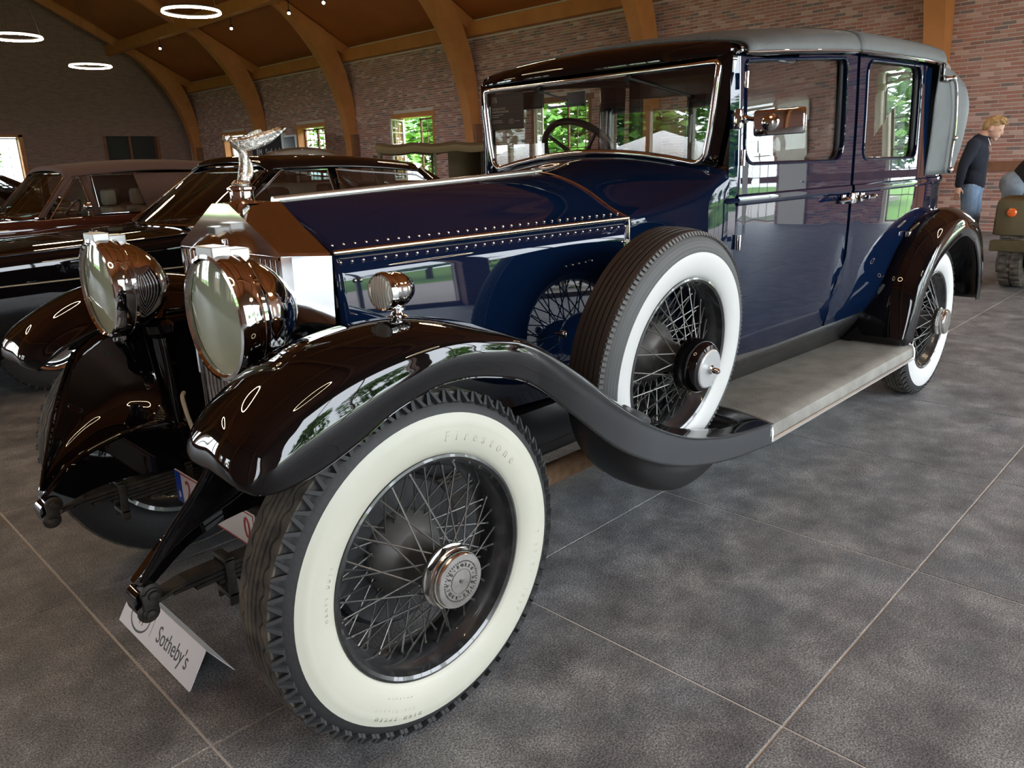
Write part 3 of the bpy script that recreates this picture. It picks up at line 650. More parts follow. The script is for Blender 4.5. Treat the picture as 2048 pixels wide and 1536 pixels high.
fnz = ft_.nodes.new('ShaderNodeTexNoise'); fnz.inputs['Scale'].default_value = 3.0; fad = ft_.nodes.new('ShaderNodeMath'); fad.operation = 'MULTIPLY_ADD'; fad.inputs[1].default_value = .35
ft_.links.new(ftc.outputs['Object'], fsx.inputs[0]); ft_.links.new(ftc.outputs['Object'], fnz.inputs['Vector']); ft_.links.new(fnz.outputs['Fac'], fad.inputs[0]); ft_.links.new(fsx.outputs['X'], fad.inputs[2])
fmr.inputs[1].default_value = .52; fmr.inputs[2].default_value = 1.0; ft_.links.new(fad.outputs[0], fmr.inputs[0])
fcr.color_ramp.elements[0].color = (.0035, .003, .0035, 1); fcr.color_ramp.elements[1].color = (.052, .055, .059, 1)
ft_.links.new(fmr.outputs[0], fcr.inputs[0]); ft_.links.new(fcr.outputs[0], fb_.inputs['Base Color']); fb_.inputs['Roughness'].default_value = .5; fb_.inputs['Specular IOR Level'].default_value = 0.0; fb_.inputs['Coat Weight'].default_value = .8; fb_.inputs['Coat Roughness'].default_value = .06
def wing(curves, name='front_wing', m=black, well=None):
    rows_ = surf(curves, 5 if not well else 14, 6 if not well else 12); mb = MB(); nr, nc = len(rows_), len(rows_[0]); keep = []
    vs = [p for r in rows_ for p in r]; fs = []
    for i in range(nr-1):
        for j in range(nc-1):
            q = (i*nc+j, i*nc+j+1, (i+1)*nc+j+1, (i+1)*nc+j); c = (vs[q[0]]+vs[q[2]])/2
            if well and well(c): continue
            fs.append(q); keep.append(1 if (c.x > .30 and c.x < 1.7 and abs(c.y) > .8655 and name == 'front_wing') else 0)
    mb.add(vs, fs); mb.m = keep; return solid(mb.build(name, [m, flange_m], car), .005, 0)
def in_well(c):     # slot the spare wheel sinks through
    if not (-.80 < c.y < -.555): return False
    return (c.x-1.154)**2+(c.z-.724)**2 < .452**2 and c.x > .74
nwing = wing([IN_, IM_, CRc, S1_, S2_, LP_], well=in_well)
fwing = wing([mirror_y(c) for c in (IN_, IM_, CRc, S1_, S2_, LP_)])
# rolled lip bead of the near wing
MB().tube(cr(LP_, 5), .003, 6).build('wing_bead', black, nwing)
MB().tube(cr(mirror_y(LP_), 5), .005, 6).build('wing_bead', black, fwing)
# spare-wheel well: trough wrapped round the lower tyre
wl = MB(); rws = []
zw = [(x, z-.03) for x, z in CR_[6:]]
for k in range(31):
    a = radians(186+k*(136/30)); row = []
    for (dy, rr_) in ((.128, .30), (.125, .38), (.122, .42), (.10, .444), (.05, .455), (0, .457), (-.05, .455), (-.09, .445), (-.112, .42), (-.120, .38), (-.130, .33)):
        x = 1.154+rr_*cos(a); row.append((x, -.715+dy, min(.726+rr_*sin(a), interp(zw, x))))
    rws.append(row)
wl.grid(rws); solid(wl.build('spare_wheel_well', satin, nwing), .004, 1)
# inner valance sheets from wing to chassis horn, both sides
HT = [(-.548, .470), (-.44, .560), (-.29, .602), (-.195, .598), (-.108, .582), (.12, .575)]
for s in (-1, 1):
    B_ = [(x, s*.362, z) for x, z in HT]
    C_ = [(-.540, s*.392, .484), (-.478, s*.450, .612), (-.415, s*.510, .730), (-.345, s*.525, .855), (-.20, s*.488, .930), (.12, s*.462, .945)]
    Mid = [tuple((Vector(a)*.5+Vector(c)*.5)+Vector((.03*min(1, i/2), s*.022, -.025*min(1, i/2)))) for i, (a, c) in enumerate(zip(B_, C_))]
    solid(MB().grid(surf([B_, Mid, C_], 6, 6)).build('wing_valance', black, nwing if s < 0 else fwing), .004, 0)
    MB().tube(cr(C_[:4], 6), [.006]*19, 8).build('rolled_edge', black, nwing if s < 0 else fwing)
# rear wings
RL = [(3.285, -.860, .400), (3.325, -.870, .560), (3.392, -.872, .706), (3.535, -.872, .812), (3.71, -.872, .872), (3.90, -.872, .915), (4.06, -.872, .905), (4.25, -.870, .835), (4.39, -.868, .700), (4.465, -.864, .560), (4.48, -.860, .470)]
RS2 = [(3.235, -.850, .400), (3.270, -.866, .570), (3.345, -.875, .735), (3.495, -.876, .860), (3.69, -.876, .935), (3.91, -.876, .975), (4.10, -.875, .962), (4.32, -.872, .880), (4.48, -.866, .725), (4.565, -.860, .570), (4.59, -.855, .455)]
RS1 = [(3.205, -.820, .400), (3.240, -.835, .580), (3.310, -.845, .760), (3.46, -.848, .900), (3.67, -.848, .990), (3.92, -.848, 1.032), (4.15, -.846, 1.015), (4.40, -.842, .925), (4.57, -.836, .755), (4.65, -.83, .575), (4.67, -.825, .45)]
RC = [(3.190, -.720, .400), (3.215, -.725, .590), (3.280, -.735, .780), (3.43, -.74, .930), (3.65, -.74, 1.030), (3.93, -.74, 1.073), (4.20, -.74, 1.050), (4.46, -.74, .955), (4.64, -.735, .775), (4.72, -.73, .580), (4.735, -.725, .44)]
RI = [(3.20, -.585, .400), (3.225, -.585, .560), (3.28, -.60, .72), (3.42, -.60, .860), (3.64, -.60, .965), (3.93, -.60, 1.005), (4.20, -.60, .985), (4.45, -.59, .895), (4.63, -.58, .735), (4.71, -.57, .57), (4.725, -.56, .44)]
RI2 = [(x+.02, -.52, z-.06) for x, y, z in RI]
rw1 = wing([RI2, RI, RC, RS1, RS2, RL], 'rear_wing'); MB().tube(cr(RL, 5), .003, 6).build('wing_bead', black, rw1)
wing([mirror_y(c) for c in (RI2, RI, RC, RS1, RS2, RL)], 'rear_wing')
# front closing sheet of the rear wing behind the running board
solid(MB().grid([[(3.19, -.50, .40), (3.19, -.60, .40), (3.19, -.74, .40), (3.21, -.85, .40)], [(3.22, -.52, .60), (3.235, -.60, .60), (3.235, -.73, .60), (3.26, -.84, .60)]]).build('wing_front_sheet', black, rw1), .004, 0)
# ---------------- chassis front: horns, apron, springs, axle, number plate
HB = [(.12, .42), (-.07, .430), (-.234, .462), (-.386, .466), (-.50, .440), (-.545, .425)]
for s in (-1, 1):
    M_ = Matrix(((1, 0, 0, 0), (0, 0, s, 0), (0, 1, 0, 0), (0, 0, 0, 1)))
    HBs = HB if s > 0 else [(.12, .52), (-.07, .535), (-.234, .555), (-.386, .53), (-.50, .458), (-.545, .425)]
    poly = [tuple(p)[:2] for p in cr([(x, z, 0) for x, z in HT], 4)]+[tuple(p)[:2] for p in cr([(x, z, 0) for x, z in HBs], 4)]
    MB().prism(poly, .335, .365, M_).build('chassis_horn', black, car, ang=30)
    sp = node_part('leaf_spring', car)
    for k in range(7):
        h0, h1 = (-.53+.055*k), (.53-.055*k); pts = []
        for j in range(13):
            x = h0+(h1-h0)*j/12; z = .437+.012*(1-(x/.53)**2)-.0125*k-(.018 if abs(x) > .5 else 0)
            pts.append((x, z))
        q = MB(); q.grid([[(x, s*.365-.026, z), (x, s*.365+.026, z), (x, s*.365+.026, z-.010), (x, s*.365-.026, z-.010)] for x, z in pts], cu=True)
        q.build('leaf', iron, sp, smooth=False)
    for xc in (-.335, -.12, .12):
        q = MB(); q.cbox((xc-.014, s*.365-.036, .352), (xc+.014, s*.365+.036, .366), .004).cbox((xc-.014, s*.365-.036, .449), (xc+.014, s*.365+.036, .462), .004).cbox((xc-.012, s*.365-.036, .33), (xc+.012, s*.365-.028, .46), .003).cbox((xc-.012, s*.365+.028, .33), (xc+.012, s*.365+.036, .46), .003)
        q.build('spring_clip', iron, sp)
    sk = MB()
    for (x, z) in ((-.528, .452), (-.540, .408)):
        Mb = frame((x, s*.365+.05, z), (0, -1, 0), (1, 0, 0))
        sk.lathe([(.001, -.01), (.014, -.01), (.018, 0), (.020, .012), (.020, .082), (.025, .085), (.025, .091), (.017, .094), (.017, .100), (.013, .102), (.012, .110), (.001, .112)], 16, Mb)
    sk.cbox((-.553, s*.365-.052, .402), (-.518, s*.365-.042, .458), .004)
    sk.build('shackle', iron, sp)
    MB().tube([(-.536, s*.365-.028, .432), (-.536, s*.365+.028, .432)], .030, 14).build('horn_eye', black, sp)
ap = MB()
ap.grid([[(-.108, y, .45+.02*cos(y/.36*1.5)), (-.112, y, .575), (-.10, y, .584), (-.02, y, .585), (.10, y, .585)] for y in [-.345+.69*k/16 for k in range(17)]])
solid(ap.build('front_apron', black, car), .004, 0)
MB().tube([(-.0, -.60, .36), (0, -.50, .335), (0, -.30, .325), (0, .30, .325), (0, .50, .335), (0, .60, .36)], .034, 10).build('front_axle', iron, car)
MB().tube([(.10, -.62, .33), (.10, .62, .33)], .014, 8).build('track_rod', iron, car)
MB().tube([(.62, -.40, .30), (1.6, -.40, .30)], .04, 12).build('exhaust_pipe', mat('rusty_pipe', (0.20, 0.11, 0.06), .85, var=(20, (0.32, 0.20, 0.11), .35, .65)), car)
MB().cbox((.2, -.37, .40), (4.6, -.32, .55), .01).build('chassis_rail', satin, car)
MB().cbox((.2, .32, .40), (4.6, .37, .55), .01).build('chassis_rail', satin, car)
MB().box((.25, -.36, .36), (3.3, .36, .40)).build('undertray', satin, car, smooth=False)
# number plate hung below the apron
pl = MB().cbox((-.195, -.26, .372), (-.190, .26, .482), .002).build('number_plate', mat('plate_white', (0.82, 0.82, 0.80), .35), car, smooth=False)
plred = mat('plate_red', (0.42, 0.03, 0.025), .4); plblue = mat('plate_blue', (0.01, 0.06, 0.45), .4)
MB().box((-.1962, .215, .374), (-.1952, .258, .480)).build('plate_blue_band', plblue, pl, smooth=False)
bd = MB()
for a, b_ in (((-.1962, -.258, .374), (-.1955, .215, .378)), ((-.1962, -.258, .476), (-.1955, .215, .480)), ((-.1962, -.258, .374), (-.1955, -.254, .480))): bd.box(a, b_)
bd.build('plate_border', plred, pl, smooth=False)
FRONTM = lambda x, y, z: frame((x, y, z), (-1, 0, 0), (0, -1, 0))    # faces -x, text reads from the front
for s, y, size, m_ in (('B', .236, .030, mat('plate_ink_white', (.8, .8, .8), .4)), ('2', .165, .095, plred), ('0', -.215, .095, plred)):
    o = inst('plate_lettering', text_mesh(s, size, m_, .0006, xs=.8), pl, FRONTM(-.1965, y, .427 if size > .05 else .400))
# ---------------- radiator
rad = node_part('radiator', car)
X0, X1, HW = -.050, .108, .305
def shell_prof(x):
    k = (x-X0)/(X1-X0); hw = HW-.010*k; zc = 1.182-.015*k
    return [(-hw, .56), (-hw, 1.0), (-hw, zc-.008), (-hw+.006, zc), (-.17, zc+.062), (-.050, 1.302), (0, 1.3035), (.050, 1.302), (.17, zc+.062), (hw-.006, zc), (hw, zc-.008), (hw, 1.0), (hw, .56)]
q = MB(); q.grid([[(x, y, z) for y, z in shell_prof(x)] for x in (X0, X0+.004, .03, X1)])
# pediment and slim side frames on the front
pf = shell_prof(X0); inner_z = 1.168
q.add([(X0, -.305, inner_z), (X0, .305, inner_z)]+[(X0, y, z) for y, z in pf[2:11]], [(0, 1)+tuple(range(10, 1, -1))])
for s in (-1, 1): q.box((X0-.001, min(s*.292, s*.305), .56), (X0+.03, max(s*.292, s*.305), 1.170))
q.box((X0-.001, -.30, 1.162), (X0+.03, .30, 1.171)).box((X0-.001, -.30, .56), (X0+.03, .30, .585))
q.build('radiator_shell', chrome, rad, ang=25, weld=True)
MB().box((X0+.045, -.295, .57), (X0+.05, .295, 1.168)).build('radiator_core', mat('radiator_black', (0.006, 0.006, 0.006), .7), rad, smooth=False)
slat = MB(); slat.grid([[(.002-.009*sin(pi*k/8), -.0088*cos(pi*k/8), z) for k in range(9)]+[(.006, .006, z), (.006, -.006, z)] for z in (.585, 1.163)], cu=True)
slat_me = slat.mesh('slat', chrome, ang=40)
for k in range(21): inst('slat', slat_me, rad, T(X0+.012, -.275+.0275*k, 0) @ Rz(0))
# badge on the radiator front
MB().cbox((X0-.006, -.010, 1.168), (X0, .010, 1.205), .002).build('radiator_badge', chrome, rad)
# cap and winged figure mascot
cap = MB().lathe([(.060, 1.300), (.058, 1.304), (.036, 1.306), (.033, 1.312), (.033, 1.333), (.036, 1.336), (.040, 1.339), (.040, 1.344), (.033, 1.347), (.026, 1.351), (.001, 1.352)], 32, T(.018, 0, 0)).build('radiator_cap', chrome, rad)
silver = mat('mascot_silver', (0.60, 0.575, 0.52), .24, 1.0, bump=(110, .5))
mk = MB()
mk.lathe([(.024, 1.350), (.027, 1.354), (.023, 1.360), (.018, 1.364), (.001, 1.366)], 20, T(.02, 0, 0))
mk.tube(cr([(.026, 0, 1.358), (.029, 0, 1.380), (.035, 0, 1.404), (.038, 0, 1.428), (.030, 0, 1.450), (.016, 0, 1.464), (.004, 0, 1.472)], 4), [.016, .0155, .015, .0145, .014, .0138, .0135, .0135, .0135, .0138, .0142, .0145, .0142, .0135, .012, .0115, .012, .013, .0135, .013, .011, .010, .008, .007, .006], 12)
mk.tube(cr([(.034, 0, 1.362), (.052, 0, 1.382), (.056, 0, 1.408), (.044, 0, 1.436)], 4), [.012, .012, .011, .011, .010, .009, .008, .007, .006, .005, .004, .003, .002], 8)     # robe behind the legs
mk.ball((-.008, 0, 1.478), (.0095, .0085, .0105), 12, 8)
mk.ball((-.001, 0, 1.481), (.008, .0075, .008), 10, 6)
for s in (-1, 1):     # arms spread back into the swept wings
    mk.tube(cr([(.010, s*.010, 1.470), (.030, s*.026, 1.470), (.055, s*.040, 1.478), (.085, s*.050, 1.490)], 4), [.0062]*4+[.0055]*4+[.0045]*5, 8)
    top = cr([(.012, s*.012, 1.474), (.045, s*.036, 1.480), (.080, s*.052, 1.492), (.115, s*.062, 1.503), (.138, s*.066, 1.507)], 4)
    bot = cr([(.018, s*.012, 1.452), (.040, s*.022, 1.444), (.072, s*.034, 1.450), (.108, s*.050, 1.468), (.140, s*.064, 1.500)], 4)
    rows_ = [[a.lerp(b_, t)+Vector((0, s*.010*sin(pi*t)*(1+.4*sin(9*t)), 0)) for t in [i/8 for i in range(9)]] for a, b_ in zip(top, bot)]
    back = [[p-Vector((0, s*.004, 0)) for p in r] for r in rows_]
    mk.grid(rows_); mk.grid(back)
mk.build('winged_mascot', silver, rad, ang=60)
# ---------------- bonnet
FT = [(0, 1.301), (.07, 1.269), (.15, 1.233), (.23, 1.197), (.294, 1.166)]
RT = [(0, 1.352), (.118, 1.333), (.241, 1.289), (.360, 1.222), (.443, 1.187)]
def bonnet_sec(x):
    k = (x-.110)/(1.268-.110); return [((1-k)*a[0]+k*b_[0], (1-k)*a[1]+k*b_[1]) for a, b_ in zip(FT, RT)]
bonnet = node_part('bonnet', car)
xs_ = [.110+(1.268-.110)*i/40 for i in range(41)]
for s in (-1, 1):
    rows_ = [cr([(x, s*y, z) for y, z in bonnet_sec(x)], 5) for x in xs_]
    solid(MB().grid(rows_).build('bonnet_top', blue, bonnet), .004, 0)
    side = []
    for x in xs_:
        k = (x-.110)/1.158; y, z = bonnet_sec(x)[-1]
        side.append([(x, s*(y+.001), z-.004), (x, s*(y+.006), z-.08), (x, s*(y+.012), z-.2), (x, s*(y+.018+.012*k), .76), (x, s*(y+.02+.014*k), .60)])
    solid(MB().grid(side).build('bonnet_side', blue, bonnet), .004, 0)
    y0, z0 = FT[-1]; y1, z1 = RT[-1]
    MB().tube([(.112, s*(y0+.003), z0), (1.266, s*(y1+.003), z1)], .0075, 10).build('side_hinge', brass, bonnet)
MB().tube([(.112, 0, 1.304), (1.262, 0, 1.355)], .011, 10).tube([(1.245, 0, 1.3545), (1.285, 0, 1.3565)], .015, 10).build('centre_hinge', mat('pale_hinge', (0.72, 0.72, 0.66), .3, .9), bonnet)
rv = MB()
for k in range(33):
    t = (k+.5)/33; x = .112+1.154*t; y = FT[-1][0]*(1-t)+RT[-1][0]*t; z = FT[-1][1]*(1-t)+RT[-1][1]*t
    rv.ball((x, -(y+.0045), z-.028), .0052, 8, 6); rv.ball((x, -(y-.030), z+.0165), .0048, 8, 6)
for (x, z) in ((.165, 1.085), (.183, 1.085), (.165, .965), (.183, .965), (1.225, 1.105), (1.241, 1.105)):
    k = (x-.11)/1.158; rv.ball((x, -(FT[-1][0]*(1-k)+RT[-1][0]*k+.0105), z), .0058, 8, 6)
for k in range(5): rv.ball((.95+.03*k, -.418-.004*k, 1.045+.002*k), .004, 8, 6)
prop(rv.build('rivets', nickel, bonnet), kind='stuff')
# bead between bonnet and scuttle
bd = MB(); pr = [(1.270, -y-.002, z+.001) for y, z in RT[::-1]]+[(1.270, y+.002, z+.001) for y, z in RT[1:]]
bd.tube([(1.270, -.465, .62), (1.270, -.450, 1.0), (1.270, -.447, 1.17)]+cr(pr, 4)+[(1.270, .447, 1.17), (1.270, .465, .62)], .0038, 8).build('bonnet_bead', brass, bonnet)
# ---------------- body: side profile
SZ = [(.55, .572), (.60, .604), (.66, .631), (.74, .648), (.85, .658), (1.0, .663), (1.2, .663), (1.35, .661), (1.6, .654), (1.75, .647), (1.90, .640)]
WX = [(1.30, -.20), (1.45, -.09), (1.60, -.004), (1.75, .006), (2.0, .014), (2.7, .030), (3.2, .040), (3.6, .040), (4.0, .02), (4.3, -.05), (4.5, -.18), (4.58, -.32)]
def SY(x, z): return -(sinterp(SZ, z)+sinterp(WX, x))
def zdrip(x): return sinterp([(1.55, 1.742), (1.64, 1.748), (2.1, 1.787), (2.62, 1.822), (3.2, 1.838), (3.85, 1.845), (4.1, 1.82)], x)
def side_panel(name, outer, hole, parent, m, th=.022, rings=9):
    """panel following the body side; outer/hole lists of (x, z) with equal counts"""
    mb = MB(); rows_ = []
    for k in range(rings+1):
        t = k/rings; rows_.append([(a[0]*(1-t)+h[0]*t, SY(a[0]*(1-t)+h[0]*t, a[1]*(1-t)+h[1]*t), a[1]*(1-t)+h[1]*t) for a, h in zip(outer, hole)])
    rows_.append([(x, y+th, z) for x, y, z in rows_[-1]])
    rows_.insert(0, [(x, y+th, z) for x, y, z in rows_[0]])
    mb.grid(rows_, cu=True); return mb.build(name, m, parent, ang=40)
def match(outer_rect, hole):
    """for each hole point the matching point on the outer rectangle boundary (ray from hole centre)"""
    x0, x1, z0, zt = outer_rect; cx = sum(h[0] for h in hole)/len(hole); cz = sum(h[1] for h in hole)/len(hole); out = []
    for hx, hz in hole:
        dx, dz = hx-cx, hz-cz; k = 1e9; ztop = zt((x0+x1)/2)
        if dx > 1e-9: k = min(k, (x1-cx)/dx)
        if dx < -1e-9: k = min(k, (x0-cx)/dx)
        if dz < -1e-9: k = min(k, (z0-cz)/dz)
        if dz > 1e-9:
            for _ in range(4): kk = (zt(min(max(cx+dx*min(k, 50), x0), x1))-cz)/dz
            k = min(k, kk)
        x, z = cx+dx*k, cz+dz*k; out.append((min(max(x, x0), x1), z))
    # snap the nearest points to the corners
    for c in ((x0, z0), (x1, z0), (x1, zt(x1)), (x0, zt(x0))):
        i = min(range(len(out)), key=lambda i: (out[i][0]-c[0])**2+(out[i][1]-c[1])**2); out[i] = c
    return out
def dense(poly, d=.04):
    out = []
    for a, b_ in zip(poly, poly[1:]+poly[:1]):
        n = max(1, int(sqrt((a[0]-b_[0])**2+(a[1]-b_[1])**2)/d))
        out += [(a[0]+(b_[0]-a[0])*k/n, a[1]+(b_[1]-a[1])*k/n) for k in range(n)]
    return out
def door(name, x0, x1, wx0, wx1, rad4, label=None):
    d = node_part(name, car)
    hole = dense(rrect(wx0, wx1, 1.362, 1.74, rad4, 6))
    zt = lambda x: zdrip(x)-.006
    hole = [(x, z+((zt(x)-.022)-1.74)*max(0, min(1, (z-1.40)/.34))) for x, z in hole]
    side_panel('door_panel', match((x0, x1, .565, zt), hole), hole, d, blue)
    # frame bead and glass
    MB().tube([(x, SY(x, z)-.001, z) for x, z in hole], .006, 8, closed=True).build('window_bead', blue, d)
    MB().tube([(x, SY(x, z)+.022, z) for x, z in hole], .009, 6, closed=True).build('glass_channel', satin, d)
    gm = MB(); gm.fan([(x, SY(x, z)+.020, z) for x, z in hole]); solid(gm.build('door_glass', gl_car, d, smooth=False), .004, 0)
    # belt moulding
    MB().grid([[(x, SY(x, 1.25)-.0005, 1.252), (x, SY(x, 1.245)-.008, 1.246), (x, SY(x, 1.23)-.011, 1.231), (x, SY(x, 1.22)-.008, 1.216), (x, SY(x, 1.21)-.0005, 1.210)] for x in [x0+(x1-x0)*k/10 for k in range(11)]]).build('belt_moulding', blue, d)
    return d
fd = door('front_door', 1.646, 2.672, 1.690, 2.560, [.075, .075, .03, .02])
rd = door('rear_door', 2.704, 3.610, 2.790, 3.510, [.05, .06, .06, .06])
MB().grid([[(x, SY(x, z)+.010, z) for z in (.57, .8, 1.0, 1.25, 1.5, 1.81)] for x in (2.664, 2.712)]).build('door_post', blue, car)
# dark gap strip in front of the front door and the rear quarter
MB().grid([[(x, SY(x, z)+.012, z) for z in (.57, .8, 1.0, 1.25, 1.5, 1.73)] for x in (1.63, 1.66)]).build('hinge_pillar', satin, car)
rq = MB(); rq.grid([[(x, SY(x, z), z) for z in [.56+(1.262-.56)*k/14 for k in range(15)]] for x in [3.616+(4.58-3.616)*i/18 for i in range(19)]])
rq.grid([[(4.58, SY(4.58, z)*(1-t)+t*.0, z) for t in (0, .33, .66, 1)] for z in [.56+(1.262-.56)*k/6 for k in range(7)]])
rq.grid([[(x, SY(x, 1.262)*(1-t), 1.262) for t in (0, .5, 1)] for x in (3.616, 4.0, 4.3, 4.58)])
rq.build('rear_quarter', blue, car)
MB().grid([[(x, SY(x, 1.25)-.0005, 1.252), (x, SY(x, 1.245)-.008, 1.246), (x, SY(x, 1.23)-.011, 1.231), (x, SY(x, 1.22)-.008, 1.216), (x, SY(x, 1.21)-.0005, 1.210)] for x in [3.616+.8*k/10 for k in range(11)]]).build('belt_moulding', blue, car)
# C post between rear door and hood
MB().grid([[(x, SY(x, z), z) for z in [1.25+.57*k/8 for k in range(9)]] for x in (3.616, 3.66, 3.69)]).build('rear_post', blue, car)
# far side of the body (simple mirror of the skin, with window openings)
fs_ = MB()
for (a, b_) in ((1.64, 2.69), (2.69, 4.58)):
    fs_.grid([[(x, -SY(x, z), z) for z in [.56+(1.36-.56)*k/10 for k in range(11)]] for x in [a+(b_-a)*i/10 for i in range(11)]])
for (a, b_) in ((1.64, 1.70), (2.57, 2.79), (3.50, 3.69)):
    fs_.grid([[(x, -SY(x, z), z) for z in (1.36, 1.5, 1.65, zdrip(x))] for x in (a, b_)])
fs_.grid([[(x, -SY(x, z), z) for z in (zdrip(x)-.035, zdrip(x))] for x in [1.64+.2*k for k in range(11)]])
solid(fs_.build('far_side', blue, car), .02, 1)
fg = MB()
for (a, b_) in ((1.69, 2.58), (2.78, 3.51)): fg.grid([[(x, -SY(x, z)-.01, z) for z in (1.355, 1.55, zdrip(x)-.03)] for x in (a, (a+b_)/2, b_)])
fg.build('far_door_glass', gl_car, car)
# ---------------- scuttle
sc_ = []
for i in range(13):
    t = i/12; x = 1.272+(1.600-1.272)*t; sm = .2*t+.8*t*t*(3-2*t); s2 = .21*t+.79*t*t; sec = []
    yb = [.470, .462, .452, .447, .443]; zb = [.60, .80, 1.0, 1.12, 1.187]
    ye = [.600, .654, .661, .661, .654]; ze = [.56, .80, 1.05, 1.20, 1.325]
    for a, b_, c, d in zip(yb, ye, zb, ze): sec.append((x, -(a+(b_-a)*sm), c+(d-c)*s2))
    tb = [(.360, 1.222), (.241, 1.289), (.118, 1.333), (0, 1.352)]
    te = [(.600, 1.352), (.42, 1.385), (.21, 1.412), (0, 1.420)]
    for (a, c), (b_, d) in zip(tb, te): sec.append((x, -(a+(b_-a)*sm), c+(d-c)*s2))
    half = cr(sec, 4); sc_.append([tuple(p) for p in half]+[(p.x, -p.y, p.z) for p in half[-2::-1]])
MB().grid(sc_).build('scuttle', blue, car, ang=60)
MB().grid([[(1.600, SY(1.6, z)+.002, z), (1.645, SY(1.64, z), z)] for z in [.56+.05*k for k in range(25)]]).build('scuttle_edge', blue, car)
MB().tube(cr([(1.578, -.648, 1.236), (1.592, -.660, 1.231), (1.612, -.668, 1.230), (1.646, -.674, 1.231)], 4), [.003, .006]+[.010]*11, 8).build('belt_moulding', blue, car)
# ---------------- windscreen
ws = node_part('windscreen', car)
WX0 = 1.585
def ws_loop(inset=0.0, n=9):
    p = []
    b_, t, zb, zt, rc = .572-inset, .605-inset, 1.366+inset, 1.717-inset, .05
    pts = [(-b_+.05, zb)]
    p += [(-b_+.055+ (2*b_-.11)*k/n, zb+.004+(.056)*(1-((2*k/n)-1)**2)) for k in range(n+1)]          # lower edge, bowed up
    p += [(b_-.055+.05*sin(pi/2*k/5), zb+.052-.048*cos(pi/2*k/5)) for k in range(1, 6)]
    p += [(b_+(t-b_)*k/4, zb+.052+(zt-.012-zb-.052)*k/4) for k in range(1, 5)]
    p += [(t-.008, zt)]+[(t-.05-(2*t-.1)*k/6, zt) for k in range(7)]+[(-t+.008, zt)]
    p += [(-b_-(t-b_)*k/4, zb+.052+(zt-.012-zb-.052)*k/4) for k in range(4, 0, -1)]
    p += [(-b_+.055-.05*sin(pi/2*k/5), zb+.052-.048*cos(pi/2*k/5)) for k in range(5, 0, -1)]
    return p
lp = ws_loop()
MB().tube([(WX0, y, z) for y, z in lp], .0125, 10, closed=True).build('windscreen_frame', chrome, ws)
gm = MB(); gm.fan([(WX0, y, z) for y, z in lp]); solid(gm.build('windscreen_glass', gl_car, ws, smooth=False), .004, 0)
# black surround between the chrome frame and the body
out = []
for y, z in lp:
    if z > 1.70: out.append((y*1.075, 1.752))
    elif z < 1.44 and abs(y) < .53: out.append((y, z-.026))
    else: out.append((y*1.085, min(z, 1.752)-(.03 if z < 1.40 else 0)))
MB().grid([[(WX0+.004, y, z) for y, z in lp], [(WX0+.012, y*.5+a*.5, z*.5+c*.5) for (y, z), (a, c) in zip(lp, out)], [(1.602, a, c) for a, c in out], [(1.645, a, c) for a, c in out]], cu=True).build('windscreen_surround', black, ws)
for y in (.26, -.22): MB().tube([(WX0-.012, y, 1.700), (WX0-.03, y, 1.690)], .012, 8).build('wiper_motor', satin, ws)
MB().tube([(WX0-.022, .265, 1.692), (WX0-.018, .09, 1.640)], .004, 6).cbox((WX0-.02, .02, 1.612), (WX0-.012, .20, 1.622), .002, T(0, .0, .0)).build('wiper', satin, ws)
MB().tube([(WX0-.022, -.215, 1.700), (WX0-.018, -.36, 1.655)], .006, 6).tube([(WX0-.016, -.34, 1.660), (WX0-.014, -.50, 1.610)], .0045, 6).build('wiper', satin, ws)
lic = MB().cbox((WX0+.006, .015, 1.615), (WX0+.012, .115, 1.672), .012).build('windscreen_badge', mat('badge_blue', (0.02, 0.035, 0.06), .4), ws)
# interior mirror
MB().cbox((1.64, .30, 1.625), (1.66, .46, 1.70), .01).tube([(1.65, .33, 1.69), (1.60, .29, 1.715)], .006, 6).build('rear_view_mirror', satin, ws)
# sale card behind the glass
cardm = mat('card_brown_grey', (0.045, 0.032, 0.034), .7)
cd = MB().box((WX0+.010, .372, 1.542), (WX0+.012, .578, 1.700)).build('sale_card', cardm, ws, smooth=False)
ink = mat('card_ink', (0.62, 0.52, 0.48), .7)
CM = lambda y, z: FRONTM(WX0+.0095, y, z)
for s, y, z, size, xs in (('176', .572, 1.672, .036, .62), ('1929 ROLLS-ROYCE', .572, 1.634, .0125, .8), ('PHANTOM I LIMOUSINE', .572, 1.621, .0125, .8)):
    inst('card_lettering', text_mesh(s, size, ink, .0003, 'LEFT', xs), cd, CM(y, z))
ln = MB()
for y0, y1, z in ((.572, .50, 1.608), (.572, .53, 1.600), (.572, .51, 1.583), (.572, .505, 1.575), (.425, .395, 1.577)): ln.box((WX0+.0092, y1, z-.0012), (WX0+.0098, y0, z+.0012))
ln.tube([(WX0+.0095, .449+.016*cos(2*pi*k/24), 1.577+.009*sin(2*pi*k/24)) for k in range(24)], .0012, 4, closed=True)
ln.build('card_print', ink, cd, smooth=False, weld=False)
inst('card_lettering', text_mesh('RM', .011, ink, .0003), cd, CM(.449, 1.577))
